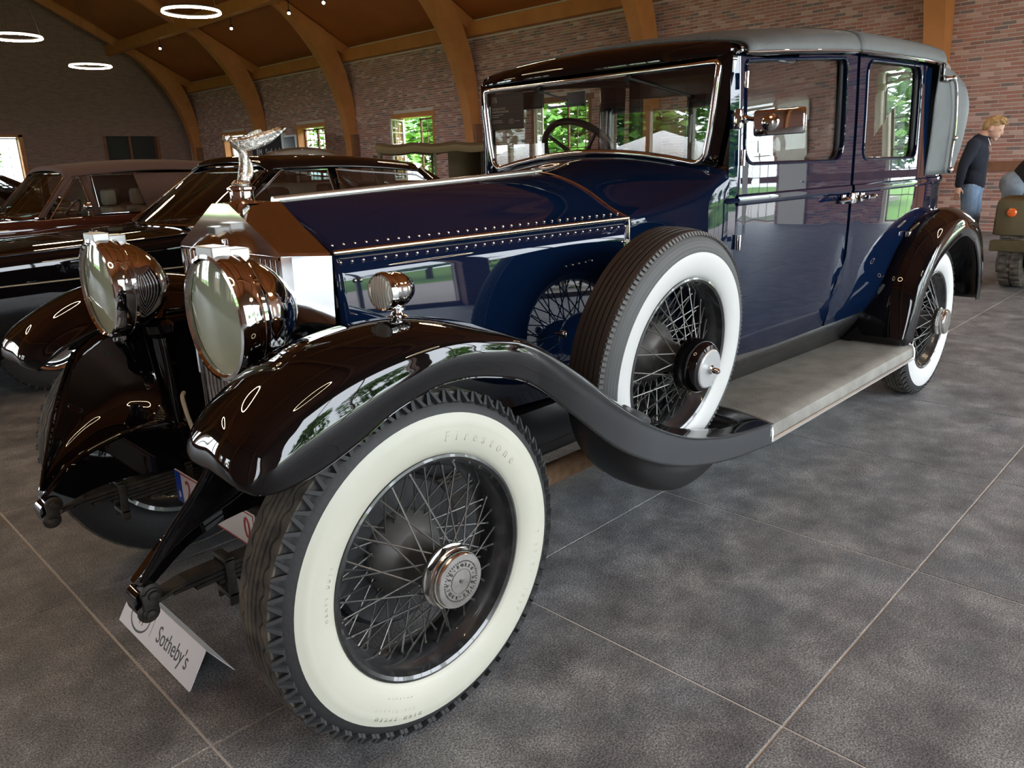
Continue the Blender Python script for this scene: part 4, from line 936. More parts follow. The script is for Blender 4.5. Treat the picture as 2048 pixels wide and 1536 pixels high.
# ---------------- roof
def roof_sec(x, c):
    yd = -SY(x, 1.80)+.012; z = zdrip(x); return [(x, -yd, z), (x, -yd+.003, z+.026*c/.15+.008), (x, -yd+.045, z+.075*c/.15), (x, -.47, z+.112*c/.15), (x, -.25, z+.138*c/.15), (x, 0, z+c)]
def roof_rows(xs, cf):
    out = []
    for x in xs:
        h = cr(roof_sec(x, cf(x)), 4); out.append(h+[Vector((p.x, -p.y, p.z)) for p in h[-2::-1]])
    return out
cfn = lambda x: sinterp([(1.55, .060), (1.70, .082), (2.1, .118), (2.62, .145), (3.2, .15), (4.2, .15)], x)
solid(MB().grid(roof_rows([1.672+.06*k for k in range(17)], cfn)).build('roof_front_cover', leather, car, ang=60), .012, 1)
solid(MB().grid([[p+Vector((0, 0, .004)) for p in r] for r in roof_rows([2.640+.0605*k for k in range(21)], cfn)]).build('roof_rear_cover', leather, car, ang=60), .012, 1)
# black front cap of the roof curving down to the screen
cap_ = []
for (x, dz) in ((1.672, 0), (1.645, -.001), (1.615, -.007), (1.588, -.018), (1.566, -.036), (1.556, -.056), (1.560, -.070), (1.600, -.072)):
    row = []
    for p in roof_rows([1.672], cfn)[0]:
        k = abs(p.y)/.66; zmin = 1.748
        zz = 1.735+(p.z-1.735)*max(0, 1+dz/.072) if dz > -.07 else 1.737
        row.append((x+.0*k+(.05*k**4 if dz < 0 else 0)*(1 if dz < -.01 else .3), p.y*(1-.01*(dz < -.03)), max(zz, 1.735)))
    cap_.append(row)
MB().grid(cap_).build('roof_front_cap', black, car, ang=60)
for (a, b_) in ((1.655, 2.628), (2.642, 3.850)):
    pts = [(x, SY(x, 1.80)-.020, zdrip(x)-.004) for x in [a+(b_-a)*k/12 for k in range(13)]]
    MB().tube(pts, [.004]+[.010]*11+[.005], 8).build('drip_moulding', black, car)
    MB().tube([(x, y-.009, z+.003) for x, y, z in pts], .003, 6).build('drip_bead', chrome, car)
# folding rear hood
def hood_half(s):
    A = [(3.70, .700, 1.262), (3.69, .712, 1.45), (3.68, .715, 1.65), (3.70, .715, 1.80), (3.74, .690, 1.862)]
    B_ = [(3.95, .705, 1.262), (3.98, .716, 1.45), (4.0, .72, 1.65), (4.0, .70, 1.79), (3.98, .62, 1.90)]
    C_ = [(4.24, .69, 1.262), (4.33, .70, 1.45), (4.38, .70, 1.65), (4.32, .66, 1.79), (4.20, .52, 1.915)]
    D_ = [(4.46, .55, 1.262), (4.56, .56, 1.45), (4.60, .54, 1.65), (4.52, .48, 1.80), (4.34, .36, 1.935)]
    E_ = [(4.55, .0, 1.262), (4.62, .0, 1.45), (4.64, .0, 1.65), (4.55, .0, 1.82), (4.36, .0, 1.955)]
    F_ = lambda c: [(x, s*y, z) for x, y, z in c]
    return surf([F_(c) for c in (A, B_, C_, D_, E_)], 6, 6)
hd = MB(); hd.grid(hood_half(-1)); hd.grid(hood_half(1))
# top filling between roof cover and hood
hd.grid([[(3.74, -.69, 1.862), (3.74, -.35, 1.95), (3.74, 0, 1.985), (3.74, .35, 1.95), (3.74, .69, 1.862)], [(4.0, -.6, 1.905), (4.0, -.33, 1.96), (4.0, 0, 1.985), (4.0, .33, 1.96), (4.0, .6, 1.905)], [(4.30, -.34, 1.945), (4.33, -.2, 1.952), (4.36, 0, 1.955), (4.33, .2, 1.952), (4.30, .34, 1.945)]])
solid(hd.build('folding_hood', leather, car, ang=50), .006, 0)
ir = cr([(3.74, -.735, 1.765), (3.86, -.742, 1.772), (3.92, -.745, 1.740), (3.975, -.745, 1.62), (4.0, -.745, 1.50), (4.005, -.740, 1.40), (4.02, -.735, 1.29)], 5)
MB().tube(ir, .009, 8).ball((3.86, -.745, 1.772), .016, 10, 6).ball((4.0, -.750, 1.46), .015, 10, 6).ball((4.02, -.74, 1.285), .018, 10, 6).build('landau_iron', chrome, car)
MB().cbox((3.70, -.742, 1.752), (3.84, -.726, 1.780), .005).cbox((3.705, -.735, 1.78), (3.73, -.722, 1.845), .005).build('hood_catch', black, car)
# ---------------- door furniture
for x, y, z in ((1.652, -.672, 1.655), (1.652, -.675, 1.385), (1.652, -.675, 1.075)):
    h = MB().cbox((x-.009, y-.008, z-.028), (x+.011, y-.001, z+.028), .002).tube([(x, y-.009, z-.028), (x, y-.009, z+.028)], .007, 8)
    h.build('door_hinge', chrome, fd)
for d_, x0 in ((fd, 2.58), (rd, 2.79)):
    s = 1 if d_ is rd else -1; y = SY(x0, 1.19)-.006
    h = MB().cbox((x0-.02, y-.012, 1.168), (x0+.02, y, 1.212), .006).tube([(x0, y, 1.19), (x0, y-.038, 1.19)], .010, 8)
    h.tube(cr([(x0, y-.038, 1.19), (x0+s*.045, y-.045, 1.192), (x0+s*.12, y-.036, 1.186)], 4), [.010, .011, .012, .012, .012, .011, .010, .008, .006], 8).build('door_handle', chrome, d_)
MB().cbox((2.655, SY(2.66, 1.2)-.022, 1.165), (2.73, SY(2.7, 1.2)-.002, 1.215), .005).build('door_lock', chrome, rd)
MB().cbox((3.46, SY(3.5, .95)-.030, .928), (3.55, SY(3.5, .95)-.004, .975), .006).build('wing_clasp', nickel, car)
mr = MB().cbox((1.600, -.690, 1.485), (1.628, -.664, 1.555), .006).tube([(1.612, -.685, 1.517), (1.605, -.72, 1.519), (1.600, -.80, 1.508)], .008, 8).ball((1.608, -.705, 1.518), .016, 10, 8)
mr.build('mirror_arm', chrome, fd)
M_ = T(1.600, -.840, 1.502) @ Rz(radians(20)) @ Rx(radians(-2))
MB().cbox((-.004, -.088, -.044), (.020, .088, .044), .014, M_).lathe([(.030, 0), (.028, .010), (.018, .018), (.001, .02)], 20, M_ @ T(-.002, .03, 0) @ Ry(-pi/2)).build('mirror_shell', chrome, fd)
# ---------------- running board, splash apron
def yin(x): return -(.43+.085*(x-1.65)/1.75)
rb = MB(); rows_ = []
for k in range(13):
    x = 1.655+(3.300-1.655)*k/12; yi = yin(x)
    rows_.append([(x, yi, .392), (x, -.60, .392), (x, -.80, .391), (x, -.838, .387), (x, -.858, .374), (x, -.864, .352), (x, -.864, .320), (x, -.84, .318), (x, yi, .35)])
rb.grid(rows_, cu=True); rb.fan(rows_[0]); rb.fan(rows_[-1])
rbo = rb.build('running_board', mat('grey_board_rubber', (0.17, 0.162, 0.142), .6, var=(9, (0.25, 0.24, 0.212), .35, .65), bump=(120, .2)), car)
ed = MB(); pf_ = [(-.43, .396), (-.60, .397), (-.80, .396), (-.840, .392), (-.863, .378), (-.870, .354), (-.870, .316)]
ed.tube([(1.648, y, z) for y, z in pf_], .007, 6).tube([(3.305, y if y < -.5 else -.51, z) for y, z in pf_], .007, 6).tube([(1.648, -.870, .318), (3.305, -.870, .318)], .008, 6).tube([(1.65, yin(1.65), .396), (3.30, yin(3.3), .396)], .005, 6)
ed.build('board_edging', mat('aluminium_edge', (0.75, 0.75, 0.74), .35, .9), rbo)
sa = MB(); sa.grid([[(x, SY(x, .56)+.006, .565), (x, SY(x, .56)*.6+yin(x)*.4-.005, .50), (x, yin(x)-.002, .392)] for x in [1.28+(3.30-1.28)*k/10 for k in range(11)]])
solid(sa.build('splash_apron', mat('dusty_black_apron', (0.010, 0.010, 0.011), .38, 0, .3, var=(55, (0.055, 0.05, 0.045), .52, .75)), car), .004, 1)
# ---------------- lamps
def headlamp(s):
    h = node_part('headlamp', car); h.matrix_local = frame((-.280, s*.386, 1.0585), (-1, 0, 0), (0, -1, 0)) @ Matrix.Diagonal((.905, .905, 1, 1))
    MB().lathe([(.149, -.006), (.149, .002), (.155, .008), (.164, .006), (.1685, -.006), (.1685, -.036), (.164, -.046), (.160, -.048)], 56).build('lamp_rim', chrome, h)
    MB().lathe([(.160, -.046), (.164, -.050), (.164, -.058), (.158, -.064), (.154, -.078), (.142, -.105), (.122, -.134), (.096, -.160), (.066, -.182), (.036, -.196), (.020, -.204), (.001, -.207)], 56).build('lamp_shell', chrome, h)
    MB().lathe([(.150, -.008), (.135, -.05), (.10, -.088), (.05, -.108), (.02, -.1115), (0, -.112)], 48).build('lamp_reflector', mat('pale_green_reflector', (0.66, 0.69, 0.58), .45, .0, var=(5, (0.74, 0.76, 0.66), .3, .7)), h)
    gm_ = MB().lathe([(.150, .0), (.12, .006), (.07, .011), (.03, .0128), (0, .013)], 48); gm_.build('lamp_glass', glass_lamp, h)
    MB().cbox((-.046, .150, -.040), (.046, .184, .006), .003).cbox((-.034, .146, -.090), (.034, .174, -.038), .003).build('lamp_catch', mat('satin_silver', (0.62, 0.63, 0.64), .3, .7), h, smooth=False)
    MB().cbox((-.014, -.182, -.05), (.014, -.158, -.01), .004).lathe([(.012, -.02), (.012, .02)], 10, T(0, -.18, -.03) @ Ry(pi/2)).build('lamp_hinge', nickel, h)
glass_lamp = glass('lamp_glass', (0.90, 0.95, 0.88), .06)
for s in (-1, 1):
    headlamp(s)
    st = MB().tube(cr([(-.115, s*.372, .585), (-.118, s*.374, .72), (-.120, s*.378, .84), (-.125, s*.386, .905)], 4), [.016]*5+[.013]*8, 10)
    st.lathe([(.030, .575), (.030, .585), (.018, .595)], 14, T(-.115, s*.372, 0)).lathe([(.02, .88), (.045, .90), (.05, .925), (.03, .94)], 14, T(-.125, s*.386, 0))
    st.tube(cr([(-.120, s*.40, .915), (-.10, s*.45, .925), (-.06, s*.53, .965)], 4), [.020, .018, .016, .016, .018, .02, .024, .03, .036], 10)
    st.build('headlamp_post', black, car)
sl = node_part('side_lamp', car); sl.matrix_local = frame((-.018, -.685, 1.112), (-1, -.12, 0), (0, 1, 0))
MB().lathe([(.036, .002), (.042, .004), (.0455, -.004), (.0455, -.014), (.0435, -.018), (.0435, -.035), (.040, -.058), (.030, -.078), (.014, -.090), (.001, -.093)], 36).build('lamp_shell', chrome, sl)
lm_ = MB().lathe([(.038, .002), (.028, .007), (.001, .010)], 28).build('lamp_lens', mat('ribbed_lens', (0.62, 0.62, 0.56), .12, .3), sl)
rb_ = MB()
for k in range(9): y = -.032+.008*k; w_ = sqrt(max(0, .037**2-y*y)); rb_.tube([(y, -w_, .006), (y, 0, .0105), (y, w_, .006)], .0018, 5)
rb_.build('lens_ribs', MATS['ribbed_lens'], lm_)
MB().lathe([(.001, 1.088), (.010, 1.088), (.012, 1.076), (.020, 1.072), (.020, 1.066), (.012, 1.062), (.016, 1.054), (.026, 1.050), (.028, 1.044)], 20, T(.022, -.685, 0)).build('side_lamp_stem', chrome, car)
# small chrome details: bracket knob behind the wing, bolts on far valance, pale hose
MB().tube([(.86, -.445, .83), (.86, -.475, .832)], .008, 8).ball((.86, -.48, .832), .013, 10, 8).build('bonnet_catch', chrome, car)
MB().tube(cr([(-.10, .33, .70), (-.115, .31, .69), (-.118, .285, .64), (-.112, .27, .585)], 5), .007, 8).build('rubber_hose', mat('beige_hose', (0.52, 0.45, 0.33), .6), car)
# ---------------- interior
trim_m = mat('dark_trim', (0.03, 0.022, 0.018), .7); cloth = mat('beige_cloth', (0.38, 0.32, 0.24), .9)
MB().box((1.62, -.60, .56), (4.5, .60, .60)).build('cabin_floor', trim_m, car, smooth=False)
MB().cbox((1.62, -.60, 1.20), (1.72, .60, 1.36), .02).build('dashboard', mat('wood_dash', (0.10, 0.045, 0.02), .35), car)
st_c = Vector((1.93, .30, 1.40)); sn = Vector((.80, 0, .60)).normalized()     # steering wheel
M_ = frame(st_c, sn, (0, 1, 0)); sw = node_part('steering_wheel', car); sw.matrix_local = M_
MB().tube([(.215*cos(2*pi*k/48), .215*sin(2*pi*k/48), .0) for k in range(48)], .016, 8, closed=True).build('wheel_rim', satin, sw)
for k in range(4): a = pi/4+pi/2*k; MB().tube([(.03*cos(a), .03*sin(a), -.012), (.205*cos(a), .205*sin(a), 0)], [.012, .008], 6).build('wheel_spoke', nickel, sw)
MB().lathe([(.04, -.03), (.04, 0), (.03, .012), (.001, .014)], 16).tube([(0, 0, -.02), (0, 0, -.6)], .018, 8).build('steering_column', satin, sw)
for (x, z0) in ((2.12, .60), (3.45, .60)):
    MB().cbox((x, -.58, z0), (x+.5, .58, z0+.36), .05).build('seat_cushion', trim_m, car)
    MB().cbox((x+.46, -.58, z0+.25), (x+.60, .58, z0+(.62 if x < 3 else .72)), .05).build('seat_back', trim_m, car)
pt = MB()   # division behind the driver
pt.cbox((2.74, -.62, .6), (2.77, .62, 1.22), .005).cbox((2.74, -.62, 1.20), (2.77, -.54, 1.84), .005).cbox((2.74, .54, 1.20), (2.77, .62, 1.84), .005).cbox((2.74, -.05, 1.20), (2.77, .05, 1.84), .005).cbox((2.74, -.62, 1.72), (2.77, .62, 1.90), .005)
pt.build('cabin_division', mat('dark_wood_division', (0.06, 0.028, 0.016), .4), car)
MB().grid([[(2.755, y, z) for z in (1.22, 1.72)] for y in (-.54, .54)]).build('division_glass', gl_car, car)
MB().grid(roof_rows([1.66+.30*k for k in range(9)], lambda x: cfn(x)-.03)).build('headlining', mat('headlining_grey', (0.20, 0.17, 0.14), .95), car)
# ================================================================ FLOOR SIGN
sg = thing('floor_sign', 'white folded card sign with oval logo on the floor under the front spring', 'sign', (-.35, .073, 0))
card_w = mat('white_card', (0.82, 0.83, 0.84), .4)
sgm = MB()
def sign_panel(xa, za, xb, zb, t):
    L = sqrt((xb-xa)**2+(zb-za)**2); M_ = frame((xa, 0, za), (0, 1, 0), (xb-xa, 0, zb-za)); return rrect(0, L, -t/2, t/2, .0006, 1), M_
FA, FB, BB = (-.412+.35, .002), (0.0, .104), (.070, .002)
for (a, b_) in ((FA, FB), (FB, BB)):
    d = Vector((b_[0]-a[0], 0, b_[1]-a[1])); L = d.length; d.normalize(); n = Vector((d.z, 0, -d.x))
    M_ = Matrix(((d.x, 0, n.x, a[0]), (0, 1, 0, 0), (d.z, 0, n.z, a[1]), (0, 0, 0, 1)))
    sgm.prism([(x, y) for x, y in rrect(0, L, -.265, .265, [.006, .006, .0005, .0005] if a == FA else .0005, 3)], -.001, .001, M_)
so = sgm.build('sign_card', card_w, sg, smooth=False)
ink2 = mat('sign_ink', (0.015, 0.015, 0.025), .5)
d = Vector((FB[0]-FA[0], 0, FB[1]-FA[1])); L = d.length; d.normalize(); n = Vector((-d.z, 0, d.x))
def SM(y, s): # on the front panel: text x runs along -y, text y runs up the panel
    o = Vector((FA[0], y, FA[1]))+d*s+n*.0012
    return Matrix(((0, d.x, n.x, o.x), (-1, 0, n.y, o.y), (0, d.z, n.z, o.z), (0, 0, 0, 1)))
inst('sign_lettering', text_mesh("Sotheby's", .070, ink2, .0004, 'CENTER', .80), sg, SM(-.098, L*.47))
inst('sign_lettering', text_mesh('R', .042, ink2, .0004, 'CENTER', .85), sg, SM(.156, L*.57))
inst('sign_lettering', text_mesh('M', .042, ink2, .0004, 'CENTER', .85), sg, SM(.126, L*.43))
ov = MB(); n_ = 40
ov.grid([[(q*(.062+.006*(k == 1))*cos(2*pi*j/n_)*1.0, (.041 if k == 0 else .048)*sin(2*pi*j/n_), 0) for j in range(n_) for q in (1,)] for k in (0, 1)], cu=True)
inst('sign_oval', ov.mesh('sign_oval', ink2, smooth=False), sg, SM(.140, L*.50))
inst('sign_line', MB().box((-.0006, -.03, 0), (.0006, .03, .0004)).mesh('sign_line', ink2, smooth=False), sg, SM(.050, L*.5))
# ================================================================ OTHER CARS
def simple_wheel(parent, x, y, s, R=.335, w_=.10, white_=None, name='road_wheel', cap=None):
    w = node_part(name, parent); w.matrix_local = frame((x, y, R), (0, s, 0), (1, 0, 0))
    MB().lathe([(R*.60, .02), (R*.62, w_*.48), (R*.72, w_*.55), (R*.88, w_*.52), (R*.97, w_*.42), (R, w_*.25), (R, -w_*.25), (R*.95, -w_*.45), (R*.62, -w_*.5), (R*.60, -.02)], 40).build('tyre', rubber, w)
    if white_: MB().lathe([(R*.63, w_*.495), (R*.72, w_*.56), (R*.80, w_*.55)], 40).build('whitewall', white_, w)
    MB().lathe([(R*.61, w_*.40), (R*.58, w_*.46), (R*.5, w_*.30), (R*.34, w_*.35), (R*.32, w_*.55), (R*.2, w_*.62), (.001, w_*.64)], 32).build('hub_cap', cap or chrome, w)
    if R < .4:
        sh = MB()
        for k in range(40): a = 2*pi*k/40; sh.box((R*.93, -.006, w_*.40), (R*1.004, .006, w_*.50), Rz(a))
        prop(sh.build('tread_edge', rubber, w, smooth=False), kind='stuff')
    return w
def saloon(root, P):
    """P: dict of measures; nose towards -x, local y=0 on the centre line"""
    W, m = P['W'], P['mat']; x0, x1 = P['x0'], P['x1']; zc, zs = P['zc'], P['zs']
    def hw(x):
        e = min(1, (x-x0)/.5, (x1-x)/.55); return W*(.80+.20*sin(pi/2*max(0, e)))
    rows_ = []
    for k in range(41):
        x = x0+(x1-x0)*k/40; w = hw(x); c, s_ = sinterp(zc, x), sinterp(zs, x)
        e = max(0, min(1, (x-x0)/.12, (x1-x)/.12)); zb = .22+.10*(1-e)
        half = cr([(x, 0, c), (x, .45*w, c-.006), (x, .78*w, c-.025*e-.01), (x, .93*w, s_+.012), (x, .985*w, s_-.03), (x, w, s_-.16), (x, w, .50), (x, .97*w, .32), (x, .90*w, zb)], 3)
        rows_.append([Vector((p.x, -p.y, p.z)) for p in half]+[p for p in half[-2::-1]])
    mb = MB(); mb.grid(rows_); mb.fan(rows_[0]); mb.fan(rows_[-1])
    mb.build('car_body', m, root, ang=50)
    A0, A1, B_, C1, C0 = P['A0'], P['A1'], P['B'], P['C1'], P['C0']      # (x, z) of base/top points
    Wb, Wr = P['Wb'], P['Wr']; rm = P.get('roof', m)
    zr = P['zr']
    rr_ = []
    for k in range(15):
        x = A1[0]+(C1[0]-A1[0])*k/14; ze = A1[1]+(C1[1]-A1[1])*k/14+P['bow']*sin(pi*k/14)*.5
        rr_.append(cr([(x, -Wr-.03, ze-.045), (x, -Wr, ze), (x, -Wr*.86, ze+.035), (x, -Wr*.5, ze+.06), (x, 0, ze+.068), (x, Wr*.5, ze+.06), (x, Wr*.86, ze+.035), (x, Wr, ze), (x, Wr+.03, ze-.045)], 3))
    rb_ = [[Vector((C1[0]+(C0[0]-C1[0])*t+.0, p.y*(1+.16*t), p.z+(C0[1]-C1[1])*t-.02*t*(1-abs(p.y)/Wr))) for p in rr_[-1]] for t in (.25, .5, .75, 1)]
    fr_ = [[Vector((A1[0]+(A0[0]-A1[0])*t, p.y*(1+.10*t), p.z+(A0[1]-A1[1])*t)) for p in rr_[0]] for t in (.10, .05)]
    q = MB(); q.grid(fr_+rr_)
    for s in (-1, 1):     # pillars
        def pil(a, b_, wd):
            q.grid([[(a[0], s*Wb if a[1] < 1.15 else s*(Wr+.02), a[1]), (a[0]+wd, s*Wb if a[1] < 1.15 else s*(Wr+.02), a[1])], [(b_[0], s*(Wr+.02), b_[1]), (b_[0]+wd, s*(Wr+.02), b_[1])]])
        pil(A0, (A1[0], A1[1]-.02), .05); pil((B_[0], B_[1]), (B_[0]-.03, A1[1]-.02), .07)
        if P.get('softtop'):
            q.grid([[(B_[0]+.55, s*Wb, 1.0), (B_[0]+.50, s*(Wr+.03), A1[1]-.03)], [(C1[0], s*(Wb-.02), 1.02), (C1[0], s*(Wr+.02), C1[1]-.03)], [(C0[0], s*(Wb-.08), C0[1]-.05), (C0[0]-.06, s*(Wr+.06), C0[1]+.06)]])
        else: q.grid([[(C0[0]-.32, s*(Wb-.01), 1.0), (C1[0]-.02, s*(Wr+.02), C1[1]-.03)], [(C0[0]+.02, s*(Wb-.05), C0[1]-.03), (C1[0]+.05, s*Wr, C1[1])]])
    solid(q.build('car_roof', rm, root, ang=50), .012, 1)
    if P.get('softtop'):
        MB().grid([rr_[-1]]+rb_).build('hood_back', rm, root)
    else:
        MB().grid([rr_[-1]]+rb_).build('rear_window', gl_dark, root)
    # windscreen
    ws_ = []
    for t in [0, .25, .5, .75, 1]:
        ws_.append([(A0[0]+(A1[0]-A0[0])*t-.16*(1-t*.6)*(1-(v*v)), v*(Wb+(Wr-Wb)*t)*.985, A0[1]+(A1[1]-A0[1])*t) for v in [-1+2*k/10 for k in range(11)]])
    MB().grid(ws_).build('windscreen_glass', P['glass'], root)
    edge = [Vector(p) for p in ws_[0]]+[Vector(r[-1]) for r in ws_[1:]]+[Vector(p) for p in ws_[-1][::-1]]+[Vector(r[0]) for r in ws_[-2:0:-1]]
    MB().tube(edge, .011, 6, closed=True).build('windscreen_trim', chrome, root)
    for s in (-1, 1):
        for (pts, nm) in (([(A0[0]+.09, 1.0), (B_[0]-.01, 1.0), (B_[0]-.035, A1[1]-.05), (A1[0]+.06, A1[1]-.05)], 'side_window'), ([(B_[0]+.075, 1.0), (P['rw'], 1.0), (C1[0]-.06, C1[1]-.07), (B_[0]+.05, A1[1]-.05)], 'side_window')):
            if P.get('softtop') and pts[0][0] > B_[0]: continue
            ring = []
            for (x, z) in pts: k = (z-1.0)/(A1[1]-1.0); ring.append((x, s*(Wb+(Wr+.025-Wb)*k), z))
            MB().fan(ring).build(nm, P['glass'], root, smooth=False)
            MB().tube([Vector(p)+Vector((0, s*.004, 0)) for p in ring], .009, 6, closed=True).build('window_trim', chrome, root)
        MB().tube([(x, s*(hw(x)+.002), P['pin']) for x in [x0+.35+(x1-x0-.8)*k/20 for k in range(21)]], .005, 5).build('side_strip', mat('cream_pinstripe', (0.55, 0.50, 0.40), .4), root)
        MB().tube([(x, s*hw(x)*.955, sinterp(zs, x)+.014) for x in [x0+.2+(A0[0]-x0-.25)*k/14 for k in range(15)]], .007, 6).build('wing_trim', chrome, root)
        for x in P['axles']: simple_wheel(root, x, s*(W-.10), s, white_=P.get('ww'))
    inn = mat('car_interior', (0.035, 0.03, 0.026), .8)
    for x in (A0[0]+.75, B_[0]+.55):
        for s in (-1, 1):
            MB().cbox((x, s*.36-.24, .45), (x+.16, s*.36+.24, 1.08), .05).cbox((x+.02, s*.36-.12, 1.09), (x+.12, s*.36+.12, 1.26), .035).build('seat', P.get('seatm', inn), root)
    MB().tube([(A0[0]+.42+.1*cos(a), -.36+.19*cos(a)*0+.19*sin(a), 1.0+.16*cos(a)) for a in [2*pi*k/24 for k in range(24)]], .012, 6, closed=True).build('steering_wheel', satin, root)
    MB().tube(cr([(x0-.05, -W*.85, .42), (x0-.12, -W*.4, .44), (x0-.13, 0, .44), (x0-.12, W*.4, .44), (x0-.05, W*.85, .42)], 6), .055, 10).build('bumper', chrome, root)
    MB().tube(cr([(x1+.03, -W*.85, .45), (x1+.09, 0, .46), (x1+.03, W*.85, .45)], 6), .05, 10).build('bumper', chrome, root)
    gr = MB()
    for k in range(15): gr.box((x0-.02, -.28+.04*k-.006, .45), (x0+.02, -.28+.04*k+.006, .80))
    gr.build('grille', chrome, root, smooth=False)
    for s in (-1, 1): MB().lathe([(.09, -.03), (.09, .01), (.07, .02), (.001, .03)], 20, frame((x0+.02, s*W*.66, .68), (-1, 0, 0), (0, 1, 0))).build('headlamp', chrome, root)
dk_paint = mat('black_brown_paint', (0.005, 0.004, 0.0045), .5, 0, 1.0, 0.0)
sed = thing('dark_saloon', 'glossy black saloon with chrome window frames parked beside the blue limousine', 'car', (0, 4.45, 0))
saloon(sed, dict(W=.90, mat=dk_paint, x0=-.75, x1=5.0, zc=[(-.75, .72), (-.55, .86), (0, .93), (1.0, .975), (1.7, 1.0), (4.2, 1.0), (4.7, .92), (5.0, .72)], zs=[(-.75, .70), (-.5, .84), (0, .90), (1.0, .935), (1.8, .965), (4.2, .96), (4.8, .88), (5.0, .70)],
    A0=(1.60, 1.0), A1=(2.20, 1.445), B=(2.73, 1.0), C1=(3.70, 1.395), C0=(4.40, 1.04), Wb=.845, Wr=.68, zr=1.5, bow=.06, glass=gl_dark, pin=.735, axles=(.36, 3.42), rw=4.25))
MB().tube([(1.30, -.15, 1.03), (1.56, .02, 1.17)], .006, 5).build('wiper', satin, sed)
con = thing('soft_top_convertible', 'maroon brown convertible with raised fabric top behind the black saloon', 'car', (0, 7.30, 0))
maroon = mat('maroon_paint', (0.060, 0.016, 0.009), .5, 0, 1.0, 0.0); topm = mat('brown_top_cloth', (0.075, 0.038, 0.028), .85)
saloon(con, dict(W=.88, mat=maroon, x0=-1.15, x1=4.3, zc=[(-1.15, .72), (-.9, .90), (0, .98), (1.0, 1.01), (1.6, 1.02), (3.8, 1.0), (4.3, .80)], zs=[(-1.15, .70), (-.9, .88), (0, .97), (1.0, .99), (1.6, 1.0), (3.8, .97), (4.3, .78)],
    A0=(1.16, 1.02), A1=(1.53, 1.44), B=(1.66, 1.02), C1=(3.35, 1.44), C0=(3.85, 1.06), Wb=.83, Wr=.64, zr=1.5, bow=.10, glass=gl_dark, pin=.74, axles=(-.25, 2.75), roof=topm, softtop=True, rw=3.2, ww=None, seatm=mat('cream_seat', (0.20, 0.165, 0.115), .7)))
cg = [(1.73, -.82, 1.02), (2.75, -.80, 1.02), (2.62, -.665, 1.41), (1.75, -.665, 1.41)]
MB().fan(cg).build('side_window', gl_car, con, smooth=False); MB().tube(cg, .009, 6, closed=True).build('window_trim', chrome, con)
MB().tube([(1.60, -.88, 1.02), (1.60, -.90, 1.07)], .012, 8).lathe([(.001, -.05), (.03, -.045), (.046, -.01), (.048, .015), (.04, .02)], 16, frame((1.60, -.90, 1.105), (1, 0, 0), (0, 0, 1))).build('door_mirror', chrome, con)
hat = thing('dark_coupe', 'dark car with chrome roof line behind the maroon convertible', 'car', (0, 10.5, 0))
saloon(hat, dict(W=.88, mat=mat('near_black_paint', (0.012, 0.009, 0.008), .15, 0, 1.0), x0=-2.6, x1=3.0, zc=[(-2.6, .72), (-2.3, .90), (-.5, 1.0), (2.4, 1.0), (3.0, .75)], zs=[(-2.6, .70), (-2.3, .88), (-.5, .97), (2.4, .96), (3.0, .72)],
    A0=(-.35, 1.0), A1=(.20, 1.46), B=(.75, 1.0), C1=(1.65, 1.45), C0=(2.45, 1.05), Wb=.83, Wr=.66, zr=1.5, bow=.05, glass=gl_dark, pin=.74, axles=(-1.7, 1.4), rw=2.2))
# grey vintage saloon far behind
gv = thing('grey_vintage_saloon', 'tall grey saloon with rounded roof far behind, before the brick wall', 'car', (8.7, 14.1, 0), rz=radians(-32))
gv.scale = (1.10, 1.10, 1.10)
gpm = mat('grey_paint', (0.28, 0.25, 0.22), .25, 0, .8)
rows_ = []
for k in range(13):
    x = -.75+1.5*k/12; t = abs(2*k/12-1); ze = 1.58+.13*(1-t**2.4)
    rows_.append(cr([(x, -.62, 1.46), (x, -.60, ze-.06), (x, -.42, ze), (x, 0, ze+.04), (x, .42, ze), (x, .60, ze-.06), (x, .62, 1.46)], 4))
q = MB(); q.grid(rows_); q.fan(rows_[0]); q.fan(rows_[-1]); q.build('car_roof', gpm, gv, ang=60)
MB().grid([[(x, s*y, z) for x, y in ((-.95, .5), (-.9, .64), (.9, .64), (1.05, .5))] for s in (1,) for z in (1.05, 1.47)]).grid([[(x, -y, z) for x, y in ((-.95, .5), (-.9, .64), (.9, .64), (1.05, .5))] for z in (1.05, 1.47)]).grid([[(-.95, y, z) for y in (-.5, .5)] for z in (1.05, 1.47)]).build('cabin_glass', gl_dark, gv)
lo = []
for x, w, z in ((-2.1, .30, .80), (-2.0, .42, .98), (-1.0, .60, 1.08), (.9, .68, 1.08), (1.7, .60, 1.0), (2.0, .4, .7)): lo.append(cr([(x, -w, .35), (x, -w-.02, .7), (x, -w*.9, z-.04), (x, 0, z), (x, w*.9, z-.04), (x, w+.02, .7), (x, w, .35)], 3))
q = MB(); q.grid(lo); q.fan(lo[0]); q.fan(lo[-1]); q.build('car_body', gpm, gv, ang=60)
for x in (-1.5, 1.2):
    for s in (-1, 1): simple_wheel(gv, x, s*.66, s)
for s in (-1, 1):
    for x in (-.9, -.1, .75): MB().cbox((x-.03, s*.64-.02, 1.05), (x+.03, s*.64+.02, 1.5), .005).build('door_pillar', gpm, gv)
